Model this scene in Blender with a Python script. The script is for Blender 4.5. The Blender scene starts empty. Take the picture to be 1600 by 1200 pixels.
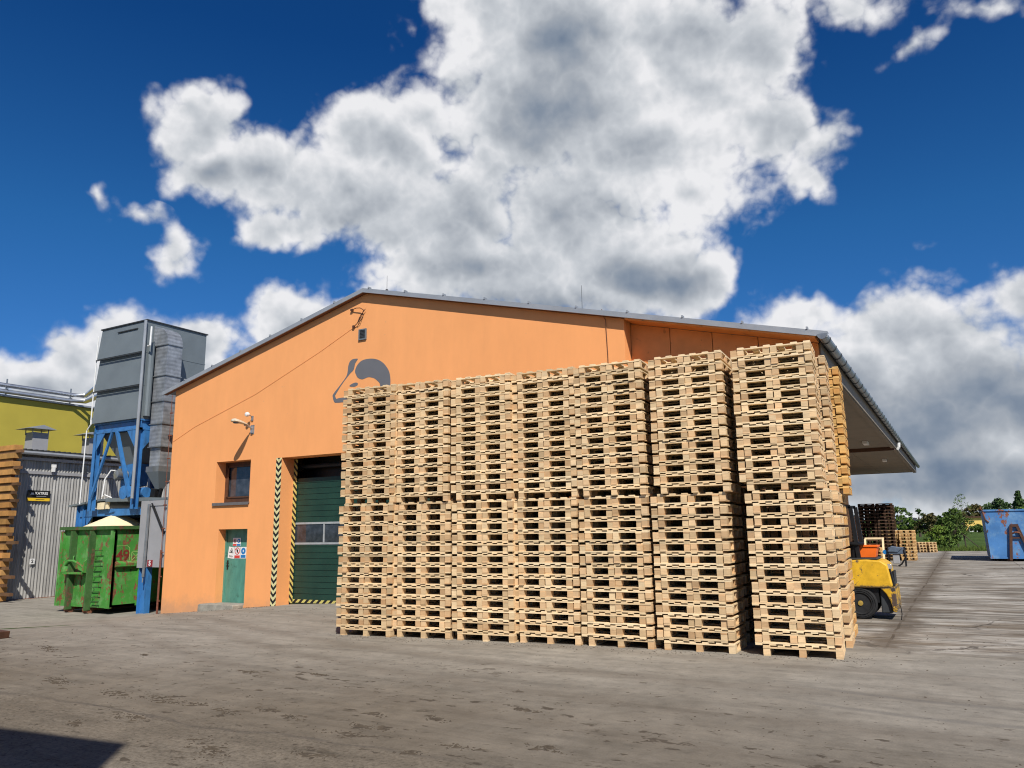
import bpy, math, random
from mathutils import Vector, Matrix
R_ = math.radians
rnd = random.Random(7)
sc = bpy.context.scene
COL = sc.collection

# ------------------------------------------------------------------ camera
CAMH = 1.65
cam_d = bpy.data.cameras.new('camera'); cam = bpy.data.objects.new('camera', cam_d); COL.objects.link(cam)
cam_d.sensor_width = 36; cam_d.lens = 36 * 1205 / 1600; cam_d.clip_end = 9000; cam_d.clip_start = .05
pitch, yaw, roll = R_(10.9), R_(29.7), .0138
fw = Vector((-math.sin(yaw)*math.cos(pitch), math.cos(yaw)*math.cos(pitch), math.sin(pitch)))
r0 = Vector((math.cos(yaw), math.sin(yaw), 0)); u0 = r0.cross(fw)
RR = math.cos(roll)*r0 - math.sin(roll)*u0; UU = math.sin(roll)*r0 + math.cos(roll)*u0
cam.matrix_world = Matrix(((RR.x, UU.x, -fw.x, 0), (RR.y, UU.y, -fw.y, 0), (RR.z, UU.z, -fw.z, CAMH), (0, 0, 0, 1)))
sc.camera = cam
sc.view_settings.view_transform = 'Standard'; sc.view_settings.look = 'None'
sc.view_settings.exposure = 0; sc.view_settings.gamma = 1
sc.cycles.filter_width = 1.1; sc.cycles.diffuse_bounces = 2

# ------------------------------------------------------------------ sun
L = Vector((-.9, 1, -1.35)).normalized()          # direction the light travels
sd = bpy.data.lights.new('sun', 'SUN'); sd.energy = 5.0; sd.angle = R_(.5); sd.color = (1, .95, .87)
sun = bpy.data.objects.new('sun', sd); COL.objects.link(sun)
sun.rotation_euler = L.to_track_quat('-Z', 'Y').to_euler(); sun.location = (20, -20, 40)

# ------------------------------------------------------------------ sky and clouds
# cumulus banks: azimuth, elevation, half sizes, tilt (radians, measured from north = +Y)
BL = [(-0.927, 0.48, 0.063, 0.056, 0.15), (-0.833, 0.434, 0.105, 0.056, -0.24), (-0.901, 0.437, 0.076, 0.031, 0.13), (-0.727, 0.493, 0.074, 0.06, 0.06), (-0.674, 0.477, 0.098, 0.069, 0.03), (-0.725, 0.421, 0.145, 0.064, -0.28), (-0.603, 0.403, 0.146, 0.086, -0.41), (-0.639, 0.516, 0.045, 0.03, 0.03, 0.7), (-0.548, 0.636, 0.113, 0.069, -0.43), (-0.419, 0.608, 0.221, 0.123, -0.11), (-0.495, 0.518, 0.143, 0.115, -0.05), (-0.263, 0.545, 0.141, 0.102, -0.16), (-0.176, 0.482, 0.103, 0.047, -0.41), (-0.336, 0.479, 0.168, 0.1, -0.12), (-0.453, 0.409, 0.188, 0.105, -0.31), (-0.377, 0.35, 0.138, 0.081, -0.24), (-0.287, 0.303, 0.053, 0.04, -0.09), (-0.276, 0.42, 0.05, 0.035, -0.11, 0.8), (-0.822, 0.371, 0.051, 0.022, 0.17, 0.8), (-0.551, 0.331, 0.181, 0.049, -0.03), (-0.175, 0.58, 0.065, 0.055, -0.19, 0.8), (-0.956, 0.328, 0.024, 0.023, -0.24, 0.34), (-1.003, 0.371, 0.021, 0.01, 0.16, 0.3), (-1.047, 0.384, 0.007, 0.013, 0.18, 0.3), (-0.982, 0.233, 0.068, 0.045, 0.09), (-1.043, 0.197, 0.046, 0.043, 0.09), (-0.914, 0.227, 0.056, 0.046, 0.07), (-1.09, 0.168, 0.05, 0.028, 0.09), (-0.806, 0.266, 0.069, 0.048, 0.05), (-0.741, 0.278, 0.037, 0.028, 0.04, 0.8), (-0.988, 0.169, 0.159, 0.045, 0.06), (-0.131, 0.412, 0.031, 0.02, -0.49, 0.5), (0.009, 0.529, 0.035, 0.013, 0.27, 0.4), (0.084, 0.552, 0.051, 0.012, -0.32, 0.4), (-0.046, 0.587, 0.045, 0.019, -0.25, 0.4), (0.08, 0.241, 0.046, 0.041, -0.18), (-0.044, 0.219, 0.103, 0.045, -0.13), (-0.145, 0.25, 0.066, 0.031, -0.12, 0.8), (0.015, 0.157, 0.132, 0.107, -0.12), (-0.026, 0.074, 0.188, 0.086, -0.06), (-0.119, 0.17, 0.103, 0.084, -0.09), (0.083, 0.122, 0.081, 0.116, -0.1), (-0.165, 0.05, 0.198, 0.046, -0.04), (-0.438, 0.057, 0.309, 0.072, -0.03), (-1.045, 0.071, 0.205, 0.049, 0.02, 0.8),
      (.45, .2, .2, .1, 0), (.9, .3, .25, .12, 0), (1.6, .25, .3, .1, 0), (-1.9, .3, .25, .12, 0), (2.6, .4, .3, .15, 0), (-2.7, .3, .3, .12, 0)]
DK = [(-0.459, 0.532, 0.134, 0.083, -0.07, 0.55), (-0.336, 0.315, 0.107, 0.036, -0.17, 0.95), (-0.482, 0.289, 0.202, 0.037, -0.05, 0.75), (-0.241, 0.597, 0.157, 0.048, -0.18, 0.5), (-0.576, 0.562, 0.064, 0.044, 0.0, 0.35), (0.05, 0.139, 0.074, 0.063, -0.11, 0.95), (-0.034, 0.118, 0.111, 0.066, -0.08, 0.95), (0.004, 0.051, 0.166, 0.042, -0.05, 0.9), (-1.077, 0.162, 0.063, 0.021, 0.08, 0.5), (-0.098, 0.168, 0.062, 0.046, -0.09, 0.6), (-0.337, 0.472, 0.102, 0.046, -0.11, 0.4), (-0.741, 0.393, 0.101, 0.032, -0.2, 0.45), (-0.438, 0.609, 0.109, 0.064, -0.07, 0.5), (-0.383, 0.406, 0.102, 0.04, -0.08, 0.4), (-0.912, 0.431, 0.046, 0.018, -0.03, 0.35), (-0.97, 0.208, 0.05, 0.015, 0.08, 0.35), (-0.278, 0.326, 0.049, 0.032, -0.1, 0.4), (-0.153, 0.204, 0.044, 0.031, -0.09, 0.6), (-0.061, 0.046, 0.179, 0.036, -0.04, 0.7), (-0.603, 0.339, 0.095, 0.024, -0.17, 0.4), (0.009, 0.216, 0.038, 0.022, -0.14, 0.4)]

class NT:
    """small wrapper for writing node trees"""
    def __init__(s, tree): s.t = tree
    def n(s, typ, ins=None, **props):
        nd = s.t.nodes.new(typ)
        for k, v in props.items(): setattr(nd, k, v)
        for k, v in (ins or {}).items():
            if isinstance(v, bpy.types.NodeSocket): s.t.links.new(v, nd.inputs[k])
            else: nd.inputs[k].default_value = v
        return nd
    def m(s, op, a, b=None, c=None, clamp=False):
        ins = {0: a}
        if b is not None: ins[1] = b
        if c is not None: ins[2] = c
        return s.n('ShaderNodeMath', ins, operation=op, use_clamp=clamp).outputs[0]
    def v(s, op, a, b=None, out=0):
        ins = {0: a}
        if b is not None: ins[1] = b
        return s.n('ShaderNodeVectorMath', ins, operation=op).outputs[out]
    def noise(s, vec, scale, detail=4, rough=.5, out='Fac', dist=0):
        return s.n('ShaderNodeTexNoise', {'Vector': vec, 'Scale': scale, 'Detail': detail, 'Roughness': rough, 'Distortion': dist}).outputs[out]
    def ramp(s, fac, stops, interp='LINEAR'):
        nd = s.n('ShaderNodeValToRGB', {0: fac}); nd.color_ramp.interpolation = interp
        e = nd.color_ramp.elements
        while len(e) < len(stops): e.new(.5)
        for i, (p, c) in enumerate(stops):
            e[i].position = p; e[i].color = (c, c, c, 1) if isinstance(c, (int, float)) else (*c, 1)
        return nd.outputs[0]
    def mix(s, fac, a, b, mode='MIX'):
        nd = s.n('ShaderNodeMix', data_type='RGBA', blend_type=mode)
        for sock, val in ((nd.inputs['Factor'], fac), (nd.inputs[6], a), (nd.inputs[7], b)):
            if isinstance(val, bpy.types.NodeSocket): s.t.links.new(val, sock)
            elif isinstance(val, (int, float)) and sock.type != 'RGBA': sock.default_value = val
            elif isinstance(val, (int, float)): sock.default_value = (val, val, val, 1)
            else: sock.default_value = (*val, 1)
        return nd.outputs[2]
    def smooth(s, x, lo, hi):
        return s.n('ShaderNodeMapRange', {'Value': x, 'From Min': lo, 'From Max': hi}, interpolation_type='SMOOTHSTEP').outputs[0]

def blob_min(N, P, blobs):
    cur = None
    for b in blobs:
        # (each step reads the one before, which keeps the shader's working memory small)
        Q = P if cur is None else N.n('ShaderNodeVectorMath', {0: cur, 1: (1e-9, 1e-9, 0), 2: P}, operation='MULTIPLY_ADD').outputs[0]
        mp = N.n('ShaderNodeMapping', {'Vector': Q, 'Location': (b[0], b[1], 0), 'Rotation': (0, 0, b[4]), 'Scale': (b[2], b[3], 1)}, vector_type='TEXTURE').outputs[0]
        ln = N.v('LENGTH', mp, out='Value')
        if len(b) > 5 and b[5] < 1: ln = N.m('MAXIMUM', N.m('SUBTRACT', ln, .8), N.m('SUBTRACT', 1, N.m('MULTIPLY', N.m('SUBTRACT', 1, ln), b[5])))
        cur = ln if cur is None else N.n('ShaderNodeMath', {0: cur, 1: ln, 2: .22}, operation='SMOOTH_MIN').outputs[0]
    return cur

def build_world():
    w = bpy.data.worlds.new('World'); sc.world = w; w.use_nodes = True
    t = w.node_tree; t.nodes.clear(); N = NT(t)
    out = t.nodes.new('ShaderNodeOutputWorld')
    sky = N.n('ShaderNodeTexSky', sky_type='NISHITA', sun_disc=False)
    s = -L
    sky.sun_elevation = math.asin(s.z); sky.sun_rotation = math.atan2(s.x, s.y)
    sky.altitude = 300; sky.air_density = 1.0; sky.dust_density = .25; sky.ozone_density = 3.0
    D = N.n('ShaderNodeTexCoord').outputs['Generated']
    D = N.v('NORMALIZE', D)
    xyz = N.n('ShaderNodeSeparateXYZ', {0: D})
    az = N.m('ARCTAN2', xyz.outputs[0], xyz.outputs[1]); el = N.m('ARCSINE', xyz.outputs[2])
    P = N.n('ShaderNodeCombineXYZ', {0: az, 1: el, 2: 0.0}).outputs[0]
    skyc = N.mix(1.0, sky.outputs[0], N.ramp(el, SKYTINT), 'MULTIPLY')
    warp = N.v('MULTIPLY', N.v('SUBTRACT', N.noise(D, 7, 4, .55, 'Color'), (.5, .5, .5)), (.09, .07, 0))
    base = N.m('SUBTRACT', 1, blob_min(N, N.v('ADD', P, warp), BL))
    def detail(d, dep=10):
        n1 = N.m('SUBTRACT', N.noise(d, 8, dep, .58), .5)
        bil = N.m('ABSOLUTE', N.m('SUBTRACT', N.noise(N.v('ADD', d, (3.1, 1.7, .4)), 15, 3, .45), .5))
        bil2 = N.m('ABSOLUTE', N.m('SUBTRACT', N.noise(N.v('ADD', d, (1.1, 5.7, 2.4)), 37, 2, .5), .5))
        return N.m('ADD', N.m('MULTIPLY', n1, 2.0), N.m('ADD', N.m('MULTIPLY', bil, 1.9), N.m('MULTIPLY', bil2, .8)))
    e1 = detail(D)
    d1 = N.m('ADD', N.m('ADD', N.m('MULTIPLY', base, 1.30), -.13), e1)
    alpha = N.m('MULTIPLY', N.m('POWER', N.smooth(d1, -.15, .50), 1.3), .985)
    bg = N.n('ShaderNodeBackground', {0: skyc, 1: .1})
    off = Vector((.45, -.25, .86)) * .017
    e2 = detail(N.v('ADD', D, tuple(off)), 6)
    dark = N.m('SUBTRACT', 1, blob_min(N, P, DK), clamp=True)
    nn = N.noise(D, 4.2, 4, .5)
    lit = N.m('ADD', .98, N.m('MULTIPLY', N.m('SUBTRACT', e1, e2), .52))
    thick = N.smooth(d1, .25, 2.0)
    lit = N.m('SUBTRACT', lit, N.m('MULTIPLY', thick, .46))
    lit = N.m('SUBTRACT', lit, N.m('MULTIPLY', N.smooth(dark, -.1, .8), N.m('ADD', N.m('MULTIPLY', nn, .8), .20)))
    lit = N.m('ADD', lit, N.m('MULTIPLY', N.m('SUBTRACT', nn, .5), .85))
    cc = N.ramp(lit, [(0, (.155, .21, .30)), (.25, (.25, .30, .375)), (.50, (.40, .435, .485)), (.75, (.60, .63, .67)), (1.0, (.88, .88, .90))])
    bgc = N.n('ShaderNodeBackground', {0: cc, 1: .97})
    mx = N.n('ShaderNodeMixShader', {0: alpha, 1: bg.outputs[0], 2: bgc.outputs[0]})
    t.links.new(mx.outputs[0], out.inputs[0])
    w.cycles.sampling_method = 'MANUAL'; w.cycles.sample_map_resolution = 1024
SKYTINT = [(0, (.36, .58, .98)), (.18, (.22, .52, .90)), (.36, (.155, .53, .88)), (.60, (.064, .36, .74))]
build_world()

# ------------------------------------------------------------------ helpers
def link(o, parent=None):
    COL.objects.link(o)
    if parent is not None: o.parent = parent
    return o
def tag(o, label=None, cat=None, group=None, kind=None):
    if label: o['label'] = label
    if cat: o['category'] = cat
    if group: o['group'] = group
    if kind: o['kind'] = kind
    return o
def empty(name, loc, label, cat, group=None, rz=0):
    o = bpy.data.objects.new(name, None); o.empty_display_size = .2
    o.location = loc; o.rotation_euler[2] = rz
    link(o); bpy.context.view_layer.update() if False else None
    return tag(o, label, cat, group)

class MB:
    def __init__(s): s.v = []; s.f = []; s.c = []; s.mi = []
    def add(s, vs, fs, tone=(1, 1, 1), mi=0):
        b = len(s.v); s.v += [tuple(v) for v in vs]
        for f in fs: s.f.append(tuple(b + i for i in f)); s.c.append(tone); s.mi.append(mi)
    def box(s, x0, x1, y0, y1, z0, z1, tone=(1, 1, 1), mi=0, rot=None):
        vs = [(x, y, z) for z in (z0, z1) for y in (y0, y1) for x in (x0, x1)]
        if rot is not None: vs = [rot @ Vector(v) for v in vs]
        s.add(vs, [(0, 2, 3, 1), (4, 5, 7, 6), (0, 1, 5, 4), (2, 6, 7, 3), (0, 4, 6, 2), (1, 3, 7, 5)], tone, mi)
    def beam(s, a, b, w, h, tone=(1, 1, 1), up=(0, 0, 1), mi=0):
        """rectangular bar from a to b; w across, h along up"""
        a, b = Vector(a), Vector(b); d = (b - a).normalized(); u = Vector(up)
        if abs(d.dot(u)) > .98: u = Vector((0, 1, 0))
        sd_ = d.cross(u).normalized(); u = sd_.cross(d)
        vs = []
        for p in (a, b):
            for i, j in ((-1, -1), (1, -1), (1, 1), (-1, 1)): vs.append(p + sd_*w*.5*i + u*h*.5*j)
        s.add(vs, [(3, 2, 1, 0), (4, 5, 6, 7), (0, 1, 5, 4), (1, 2, 6, 5), (2, 3, 7, 6), (3, 0, 4, 7)], tone, mi)
    def tube(s, pts, r, n=8, tone=(1, 1, 1), mi=0, cap=True):
        pts = [Vector(p) for p in pts]; rs = r if isinstance(r, (list, tuple)) else [r]*len(pts)
        b = len(s.v); u = None
        for i, p in enumerate(pts):
            d = (pts[min(i+1, len(pts)-1)] - pts[max(i-1, 0)]).normalized()
            if u is None: u = d.orthogonal().normalized()
            u = (u - d*u.dot(d)).normalized(); w = d.cross(u)
            for k in range(n):
                a = 2*math.pi*k/n; s.v.append(tuple(p + (u*math.cos(a) + w*math.sin(a))*rs[i]))
        for i in range(len(pts)-1):
            for k in range(n):
                k2 = (k+1) % n
                s.f.append((b+i*n+k, b+i*n+k2, b+(i+1)*n+k2, b+(i+1)*n+k)); s.c.append(tone); s.mi.append(mi)
        if cap:
            s.f.append(tuple(b+k for k in reversed(range(n)))); s.c.append(tone); s.mi.append(mi)
            s.f.append(tuple(b+(len(pts)-1)*n+k for k in range(n))); s.c.append(tone); s.mi.append(mi)
    def lathe(s, prof, c, axis='y', n=24, tone=(1, 1, 1), mi=0):
        """prof: (radius, offset along axis); closed rings"""
        b = len(s.v); c = Vector(c)
        for r, o in prof:
            for k in range(n):
                a = 2*math.pi*k/n; ca, sa = r*math.cos(a), r*math.sin(a)
                s.v.append(tuple(c + (Vector((ca, o, sa)) if axis == 'y' else Vector((ca, sa, o)) if axis == 'z' else Vector((o, ca, sa)))))
        for i in range(len(prof)-1):
            for k in range(n):
                k2 = (k+1) % n; s.f.append((b+i*n+k, b+i*n+k2, b+(i+1)*n+k2, b+(i+1)*n+k)); s.c.append(tone); s.mi.append(mi)
        s.f.append(tuple(b+k for k in range(n))); s.c.append(tone); s.mi.append(mi)
        s.f.append(tuple(b+(len(prof)-1)*n+k for k in range(n))); s.c.append(tone); s.mi.append(mi)
    def prism(s, pts, d0, d1, axis='y', tone=(1, 1, 1), mi=0):
        """pts: 2D outline; axis y -> (x,z), x -> (y,z), z -> (x,y)"""
        def P(p, d): return (p[0], d, p[1]) if axis == 'y' else (d, p[0], p[1]) if axis == 'x' else (p[0], p[1], d)
        n = len(pts); s.add([P(p, d0) for p in pts] + [P(p, d1) for p in pts],
            [tuple(range(n)), tuple(reversed(range(n, 2*n)))] + [(i, i+n, (i+1) % n + n, (i+1) % n) for i in range(n)], tone, mi)
    def build(s, name, mats, parent=None, loc=(0, 0, 0), bevel=0, smooth=False):
        me = bpy.data.meshes.new(name); me.from_pydata(s.v, [], s.f)
        mats = mats if isinstance(mats, (list, tuple)) else [mats]
        for m in mats: me.materials.append(m)
        if any(s.mi): me.polygons.foreach_set('material_index', s.mi)
        ca = me.color_attributes.new('tone', 'FLOAT_COLOR', 'CORNER')
        buf = []
        for p, c in zip(me.polygons, s.c): buf += (list(c) + [1.0]) * p.loop_total
        ca.data.foreach_set('color', buf)
        me.update()
        import bmesh
        bm = bmesh.new(); bm.from_mesh(me); bmesh.ops.recalc_face_normals(bm, faces=bm.faces); bm.to_mesh(me); bm.free()
        if smooth: me.polygons.foreach_set('use_smooth', [True]*len(me.polygons)); me.set_sharp_from_angle(angle=R_(40))
        o = bpy.data.objects.new(name, me); o.location = loc
        if bevel:
            bv = o.modifiers.new('bevel', 'BEVEL'); bv.width = bevel; bv.segments = 2; bv.limit_method = 'ANGLE'; bv.harden_normals = False
        return link(o, parent)

# ------------------------------------------------------------------ materials
def mat(name, fn=None, color=(.5, .5, .5), rough=.6, metal=0, spec=.4):
    m = bpy.data.materials.new(name); m.use_nodes = True; t = m.node_tree; N = NT(t)
    b = t.nodes['Principled BSDF']; b.inputs['Base Color'].default_value = (*color, 1)
    b.inputs['Roughness'].default_value = rough; b.inputs['Metallic'].default_value = metal
    b.inputs['Specular IOR Level'].default_value = spec
    if fn: fn(N, b)
    return m
def setc(N, b, c): N.t.links.new(c, b.inputs['Base Color'])
def bump(N, b, h, strength=.3, dist=.02):
    bp = N.n('ShaderNodeBump', {'Height': h, 'Strength': strength, 'Distance': dist})
    N.t.links.new(bp.outputs[0], b.inputs['Normal'])
def objco(N): return N.n('ShaderNodeTexCoord').outputs['Object']
def posw(N): return N.n('ShaderNodeNewGeometry').outputs['Position']
def mul(N, a, b): return N.mix(1.0, a, b, 'MULTIPLY')
def grey(N, val, lo, hi): 
    return N.n('ShaderNodeMapRange', {'Value': val, 'To Min': lo, 'To Max': hi}).outputs[0]
def simple(name, color, rough=.6, metal=0, var=.25, scale=6, bmp=0, dirt=None):
    """paint or metal with uneven wear"""
    def fn(N, b):
        p = posw(N)
        n = N.noise(p, scale, 6, .6)
        c = mul(N, color, N.ramp(n, [(.3, 1-var), (.7, 1+var*.4)]))
        if dirt:
            n2 = N.noise(N.v('MULTIPLY', p, (1, 1, .25)), scale*1.7, 8, .7)
            c = N.mix(N.ramp(n2, [(.52, 0), (.68, .8)]), c, dirt)
        setc(N, b, c)
        N.t.links.new(grey(N, n, rough-.1, min(1, rough+.12)), b.inputs['Roughness'])
        if bmp: bump(N, b, N.noise(p, scale*5, 5, .6), bmp, .01)
    return mat(name, fn, color, rough, metal)

def wood_fn(base, var=.25, warm=.1, dark=(.25, .13, .06), stain=.2):
    def fn(N, b):
        oi = N.n('ShaderNodeObjectInfo').outputs['Random']
        at_ = N.n('ShaderNodeAttribute', attribute_name='tone').outputs['Color']
        p = posw(N)
        c = mul(N, base, at_)
        c = mul(N, c, N.ramp(oi, [(0, (.72, .69, .66)), (.07, (1-var, (1-var)*.96, (1-var)*.9)), (.5, (1, .96, .91)), (1, (1.07, 1.08, 1.09))]))
        grain = N.noise(N.v('MULTIPLY', p, (8, 8, 60)), 2.2, 4, .6)
        c = mul(N, c, N.ramp(grain, [(.3, .82), (.7, 1.06)]))
        fine = N.noise(p, 38, 4, .7)
        c = N.mix(N.ramp(fine, [(.6, 0), (.78, stain)]), c, dark)
        big = N.noise(p, 3.1, 3, .6)
        c = mul(N, c, N.ramp(big, [(.35, (1-warm, 1-warm, 1-warm)), (.65, (1.03, 1.0, .97))]))
        setc(N, b, c)
    return fn
M = {}
M['pine'] = mat('pine', wood_fn((.96, .77, .49), .20, .10), rough=.75, spec=.2)
M['dark_wood'] = mat('dark_wood', wood_fn((.075, .05, .036), .4, .1), rough=.85, spec=.15)
M['batten'] = mat('batten', wood_fn((.20, .11, .055), .4, .2), rough=.8)
M['timber'] = mat('timber', wood_fn((.62, .36, .13), .25, .25, stain=.5), rough=.75, spec=.2)
def plaster(N, b):
    p = posw(N)
    n = N.noise(p, .5, 6, .6)
    c = mul(N, (.92, .40, .150), N.ramp(n, [(.3, .95), (.7, 1.03)]))
    n2 = N.noise(N.v('MULTIPLY', p, (1, 1, .3)), 2.5, 8, .65)
    c = mul(N, c, N.ramp(n2, [(.3, .95), (.7, 1.02)]))
    # splashes of yard dirt low on the wall, own ragged outline
    z = N.n('ShaderNodeSeparateXYZ', {0: p}).outputs[2]
    d = N.m('ADD', N.m('MULTIPLY', z, -1.1), N.m('MULTIPLY', N.noise(p, 3.5, 8, .7), 1.0))
    c = N.mix(N.m('MULTIPLY', N.smooth(d, .28, .95), .55), c, (.40, .26, .17))
    st = N.noise(N.v('MULTIPLY', p, (7, 7, .35)), 1.0, 6, .6)
    c = mul(N, c, N.ramp(st, [(.30, .985), (.5, 1.0)]))
    pk = N.noise(p, 7, 3, .5)
    c = N.mix(N.ramp(pk, [(.73, 0), (.78, .35)]), c, (.5, .3, .2))
    setc(N, b, c); bump(N, b, N.noise(p, 90, 4, .7), .25, .01)
M['plaster'] = mat('plaster', plaster, rough=.85, spec=.2)
def cladding(N, b):
    p = posw(N)
    c = mul(N, (.84, .33, .10), N.ramp(N.noise(p, 3, 6, .6), [(.3, .86), (.7, 1.03)]))
    sp = N.noise(p, 5.5, 3, .5)
    c = N.mix(N.ramp(sp, [(.64, 0), (.70, .5)]), c, (.30, .12, .05))
    setc(N, b, c)
M['cladding'] = mat('cladding', cladding, rough=.7)
M['roof'] = simple('roof_metal', (.30, .32, .34), .45, .4, .15, 2)
M['verge'] = simple('verge_metal', (.38, .40, .42), .4, .3, .12, 3)
M['fascia'] = simple('fascia_brown', (.22, .09, .045), .7, 0, .3, 4)
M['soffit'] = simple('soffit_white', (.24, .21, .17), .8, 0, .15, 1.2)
M['gutter'] = simple('gutter_zinc', (.33, .35, .36), .35, .6, .3, 3)
M['dark_brown'] = simple('brown_frame', (.10, .045, .025), .5, 0, .3, 8)
M['grey_sill'] = simple('grey_sill', (.17, .16, .16), .6, .2, .2, 8)
def glassfn(N, b):
    p = posw(N); setc(N, b, mul(N, (.035, .04, .05), N.ramp(N.noise(p, 5, 6, .6), [(.35, .6), (.65, 1.7)])))
    b.inputs['Roughness'].default_value = .06; b.inputs['Specular IOR Level'].default_value = .7
M['glass'] = mat('window_glass', glassfn)
def doorgreen(N, b):
    p = posw(N)
    c = mul(N, (.085, .26, .20), N.ramp(N.noise(N.v('MULTIPLY', p, (3, 1, 1)), 2.2, 6, .65), [(.3, .75), (.65, 1.15)]))
    sc_ = N.noise(N.v('MULTIPLY', p, (1.5, 1, .8)), 5, 9, .75, dist=.6)
    c = N.mix(N.ramp(sc_, [(.57, 0), (.66, .8)]), c, (.025, .075, .055))
    x = N.n('ShaderNodeSeparateXYZ', {0: p}).outputs[0]
    setc(N, b, c)
M['door_green'] = mat('door_green', doorgreen, rough=.4)
M['gate_green'] = simple('gate_green', (.012, .050, .035), .45, 0, .3, 1.8)
M['gate_trim'] = simple('gate_trim', (.42, .45, .46), .5, .2, .15, 8)
M['concrete'] = simple('concrete', (.34, .32, .27), .9, 0, .35, 7, .5)
M['black'] = simple('black_plastic', (.012, .012, .013), .45, 0, .3, 8)
M['rubber'] = simple('rubber', (.022, .022, .023), .85, 0, .5, 14, .4)
M['white'] = simple('white_sheet', (.78, .78, .76), .6, 0, .08, 9)
M['red'] = simple('sign_red', (.62, .05, .04), .5, 0, .1, 9)
M['maroon'] = simple('sign_maroon', (.28, .02, .03), .5, 0, .1, 9)
M['sblue'] = simple('sign_blue', (.02, .20, .50), .5, 0, .1, 9)
M['syellow'] = simple('sign_yellow', (.85, .55, .03), .5, 0, .1, 9)
M['signblack'] = simple('sign_black', (.012, .012, .013), .5, 0, .1, 9)
M['logo'] = simple('emblem_grey', (.145, .15, .165), .85, 0, .08, 3)
M['blue'] = simple('frame_blue', (.045, .19, .46), .45, 0, .25, 3, dirt=(.03, .07, .14))
M['silo'] = simple('silo_grey', (.17, .20, .215), .5, .1, .14, 1.5)
M['silo_dark'] = simple('silo_flange', (.05, .055, .06), .55, .2, .2, 4)
M['panel'] = simple('grey_panel', (.36, .36, .37), .6, .1, .1, 2)
def galv(N, b):
    p = posw(N)
    c = mul(N, (.40, .42, .44), N.ramp(N.noise(p, 4, 6, .6), [(.3, .6), (.7, 1.15)]))
    wv = N.n('ShaderNodeTexWave', {'Vector': p, 'Scale': 2.6, 'Distortion': 1.5, 'Detail': 2.0}, bands_direction='Z').outputs['Fac']
    c = mul(N, c, N.ramp(wv, [(.2, .86), (.8, 1.05)]))
    setc(N, b, c)
M['galv'] = mat('galvanised', galv, rough=.38, metal=.45)
M['pipe'] = simple('pipe_silver', (.55, .57, .59), .3, .8, .15, 3)
def corrug(N, b):
    p = posw(N)
    c = mul(N, (.56, .55, .52), N.ramp(N.noise(N.v('MULTIPLY', p, (1, 4, .22)), 1.1, 8, .7), [(.32, .45), (.7, 1.12)]))
    c = mul(N, c, N.ramp(N.noise(p, .6, 4, .6), [(.3, .75), (.7, 1.1)]))
    setc(N, b, c)
M['corrugated'] = mat('corrugated_sheet', corrug, rough=.5, metal=.35)
M['olive'] = simple('olive_wall', (.47, .385, .055), .7, 0, .10, .6)
def rusty(base, pale, rust=(.20, .07, .03), amt=.56, sc_=3.0):
    def fn(N, b):
        p = objco(N)
        c = mul(N, base, N.ramp(N.noise(p, 1.1, 6, .6), [(.3, .72), (.7, 1.15)]))
        c = N.mix(N.ramp(N.noise(p, sc_*1.3, 7, .7), [(.48, 0), (.64, .55)]), c, pale)
        n = N.noise(N.v('MULTIPLY', p, (1, 1, .45)), sc_, 11, .72, dist=.4)
        n2 = N.noise(p, sc_*4.2, 6, .6)
        k = N.m('ADD', N.m('MULTIPLY', n, .75), N.m('MULTIPLY', n2, .25))
        c = N.mix(N.ramp(k, [(amt, 0), (amt+.025, 1)]), c, mul(N, rust, N.ramp(n2, [(.3, .6), (.7, 1.5)])))
        k3 = N.noise(N.v('MULTIPLY', p, (1, 1, .6)), sc_*3.2, 3, .5)
        c = N.mix(N.ramp(k3, [(.69, 0), (.71, .9)]), c, (.07, .035, .02))
        setc(N, b, c); bump(N, b, n, .3, .01)
    return fn
M['cont_green'] = mat('container_green', rusty((.06, .27, .04), (.19, .38, .14), rust=(.17, .07, .035), amt=.53, sc_=2.4), rough=.65)
M['post_green'] = mat('post_green', rusty((.045, .12, .03), (.09, .16, .06), rust=(.10, .055, .03), amt=.56, sc_=3), rough=.7)
M['cont_blue'] = mat('container_blue', rusty((.07, .22, .50), (.20, .36, .52), amt=.545, sc_=1.3), rough=.65)
M['rust'] = mat('rusty_steel', rusty((.15, .06, .035), (.25, .14, .09), amt=.5), rough=.85)
M['rust_paint'] = simple('rust_red_paint', (.22, .035, .02), .7, 0, .5, 12)
M['pale_outline'] = simple('pale_green_outline', (.33, .50, .14), .7, 0, .3, 12)
M['sawdust'] = simple('sawdust', (.86, .72, .46), .95, 0, .1, 20, .6)
def forky(N, b):
    p = objco(N)
    c = mul(N, (.82, .47, .025), N.ramp(N.noise(p, 3, 7, .65), [(.3, .8), (.7, 1.08)]))
    n = N.noise(p, 6, 10, .75); zz = N.n('ShaderNodeSeparateXYZ', {0: p}).outputs[2]
    low = N.smooth(zz, .85, .2)
    k = N.m('ADD', n, N.m('MULTIPLY', low, .13))
    c = mul(N, c, N.ramp(N.noise(p, 9, 8, .7), [(.35, .82), (.6, 1.04)]))
    c = N.mix(N.ramp(k, [(.58, 0), (.63, 1)]), c, (.09, .06, .045))
    dd = N.m('ADD', zz, N.m('MULTIPLY', N.m('SUBTRACT', n, .5), .22))
    c = N.mix(N.m('MULTIPLY', N.m('MULTIPLY', N.smooth(dd, .62, .57), N.smooth(dd, .52, .56)), .9), c, (.05, .045, .045))
    setc(N, b, c); N.t.links.new(grey(N, n, .3, .7), b.inputs['Roughness'])
M['fork_yellow'] = mat('forklift_yellow', forky, rough=.45)
M['orange'] = simple('orange_plastic', (.90, .16, .01), .5, 0, .15, 4)
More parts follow.
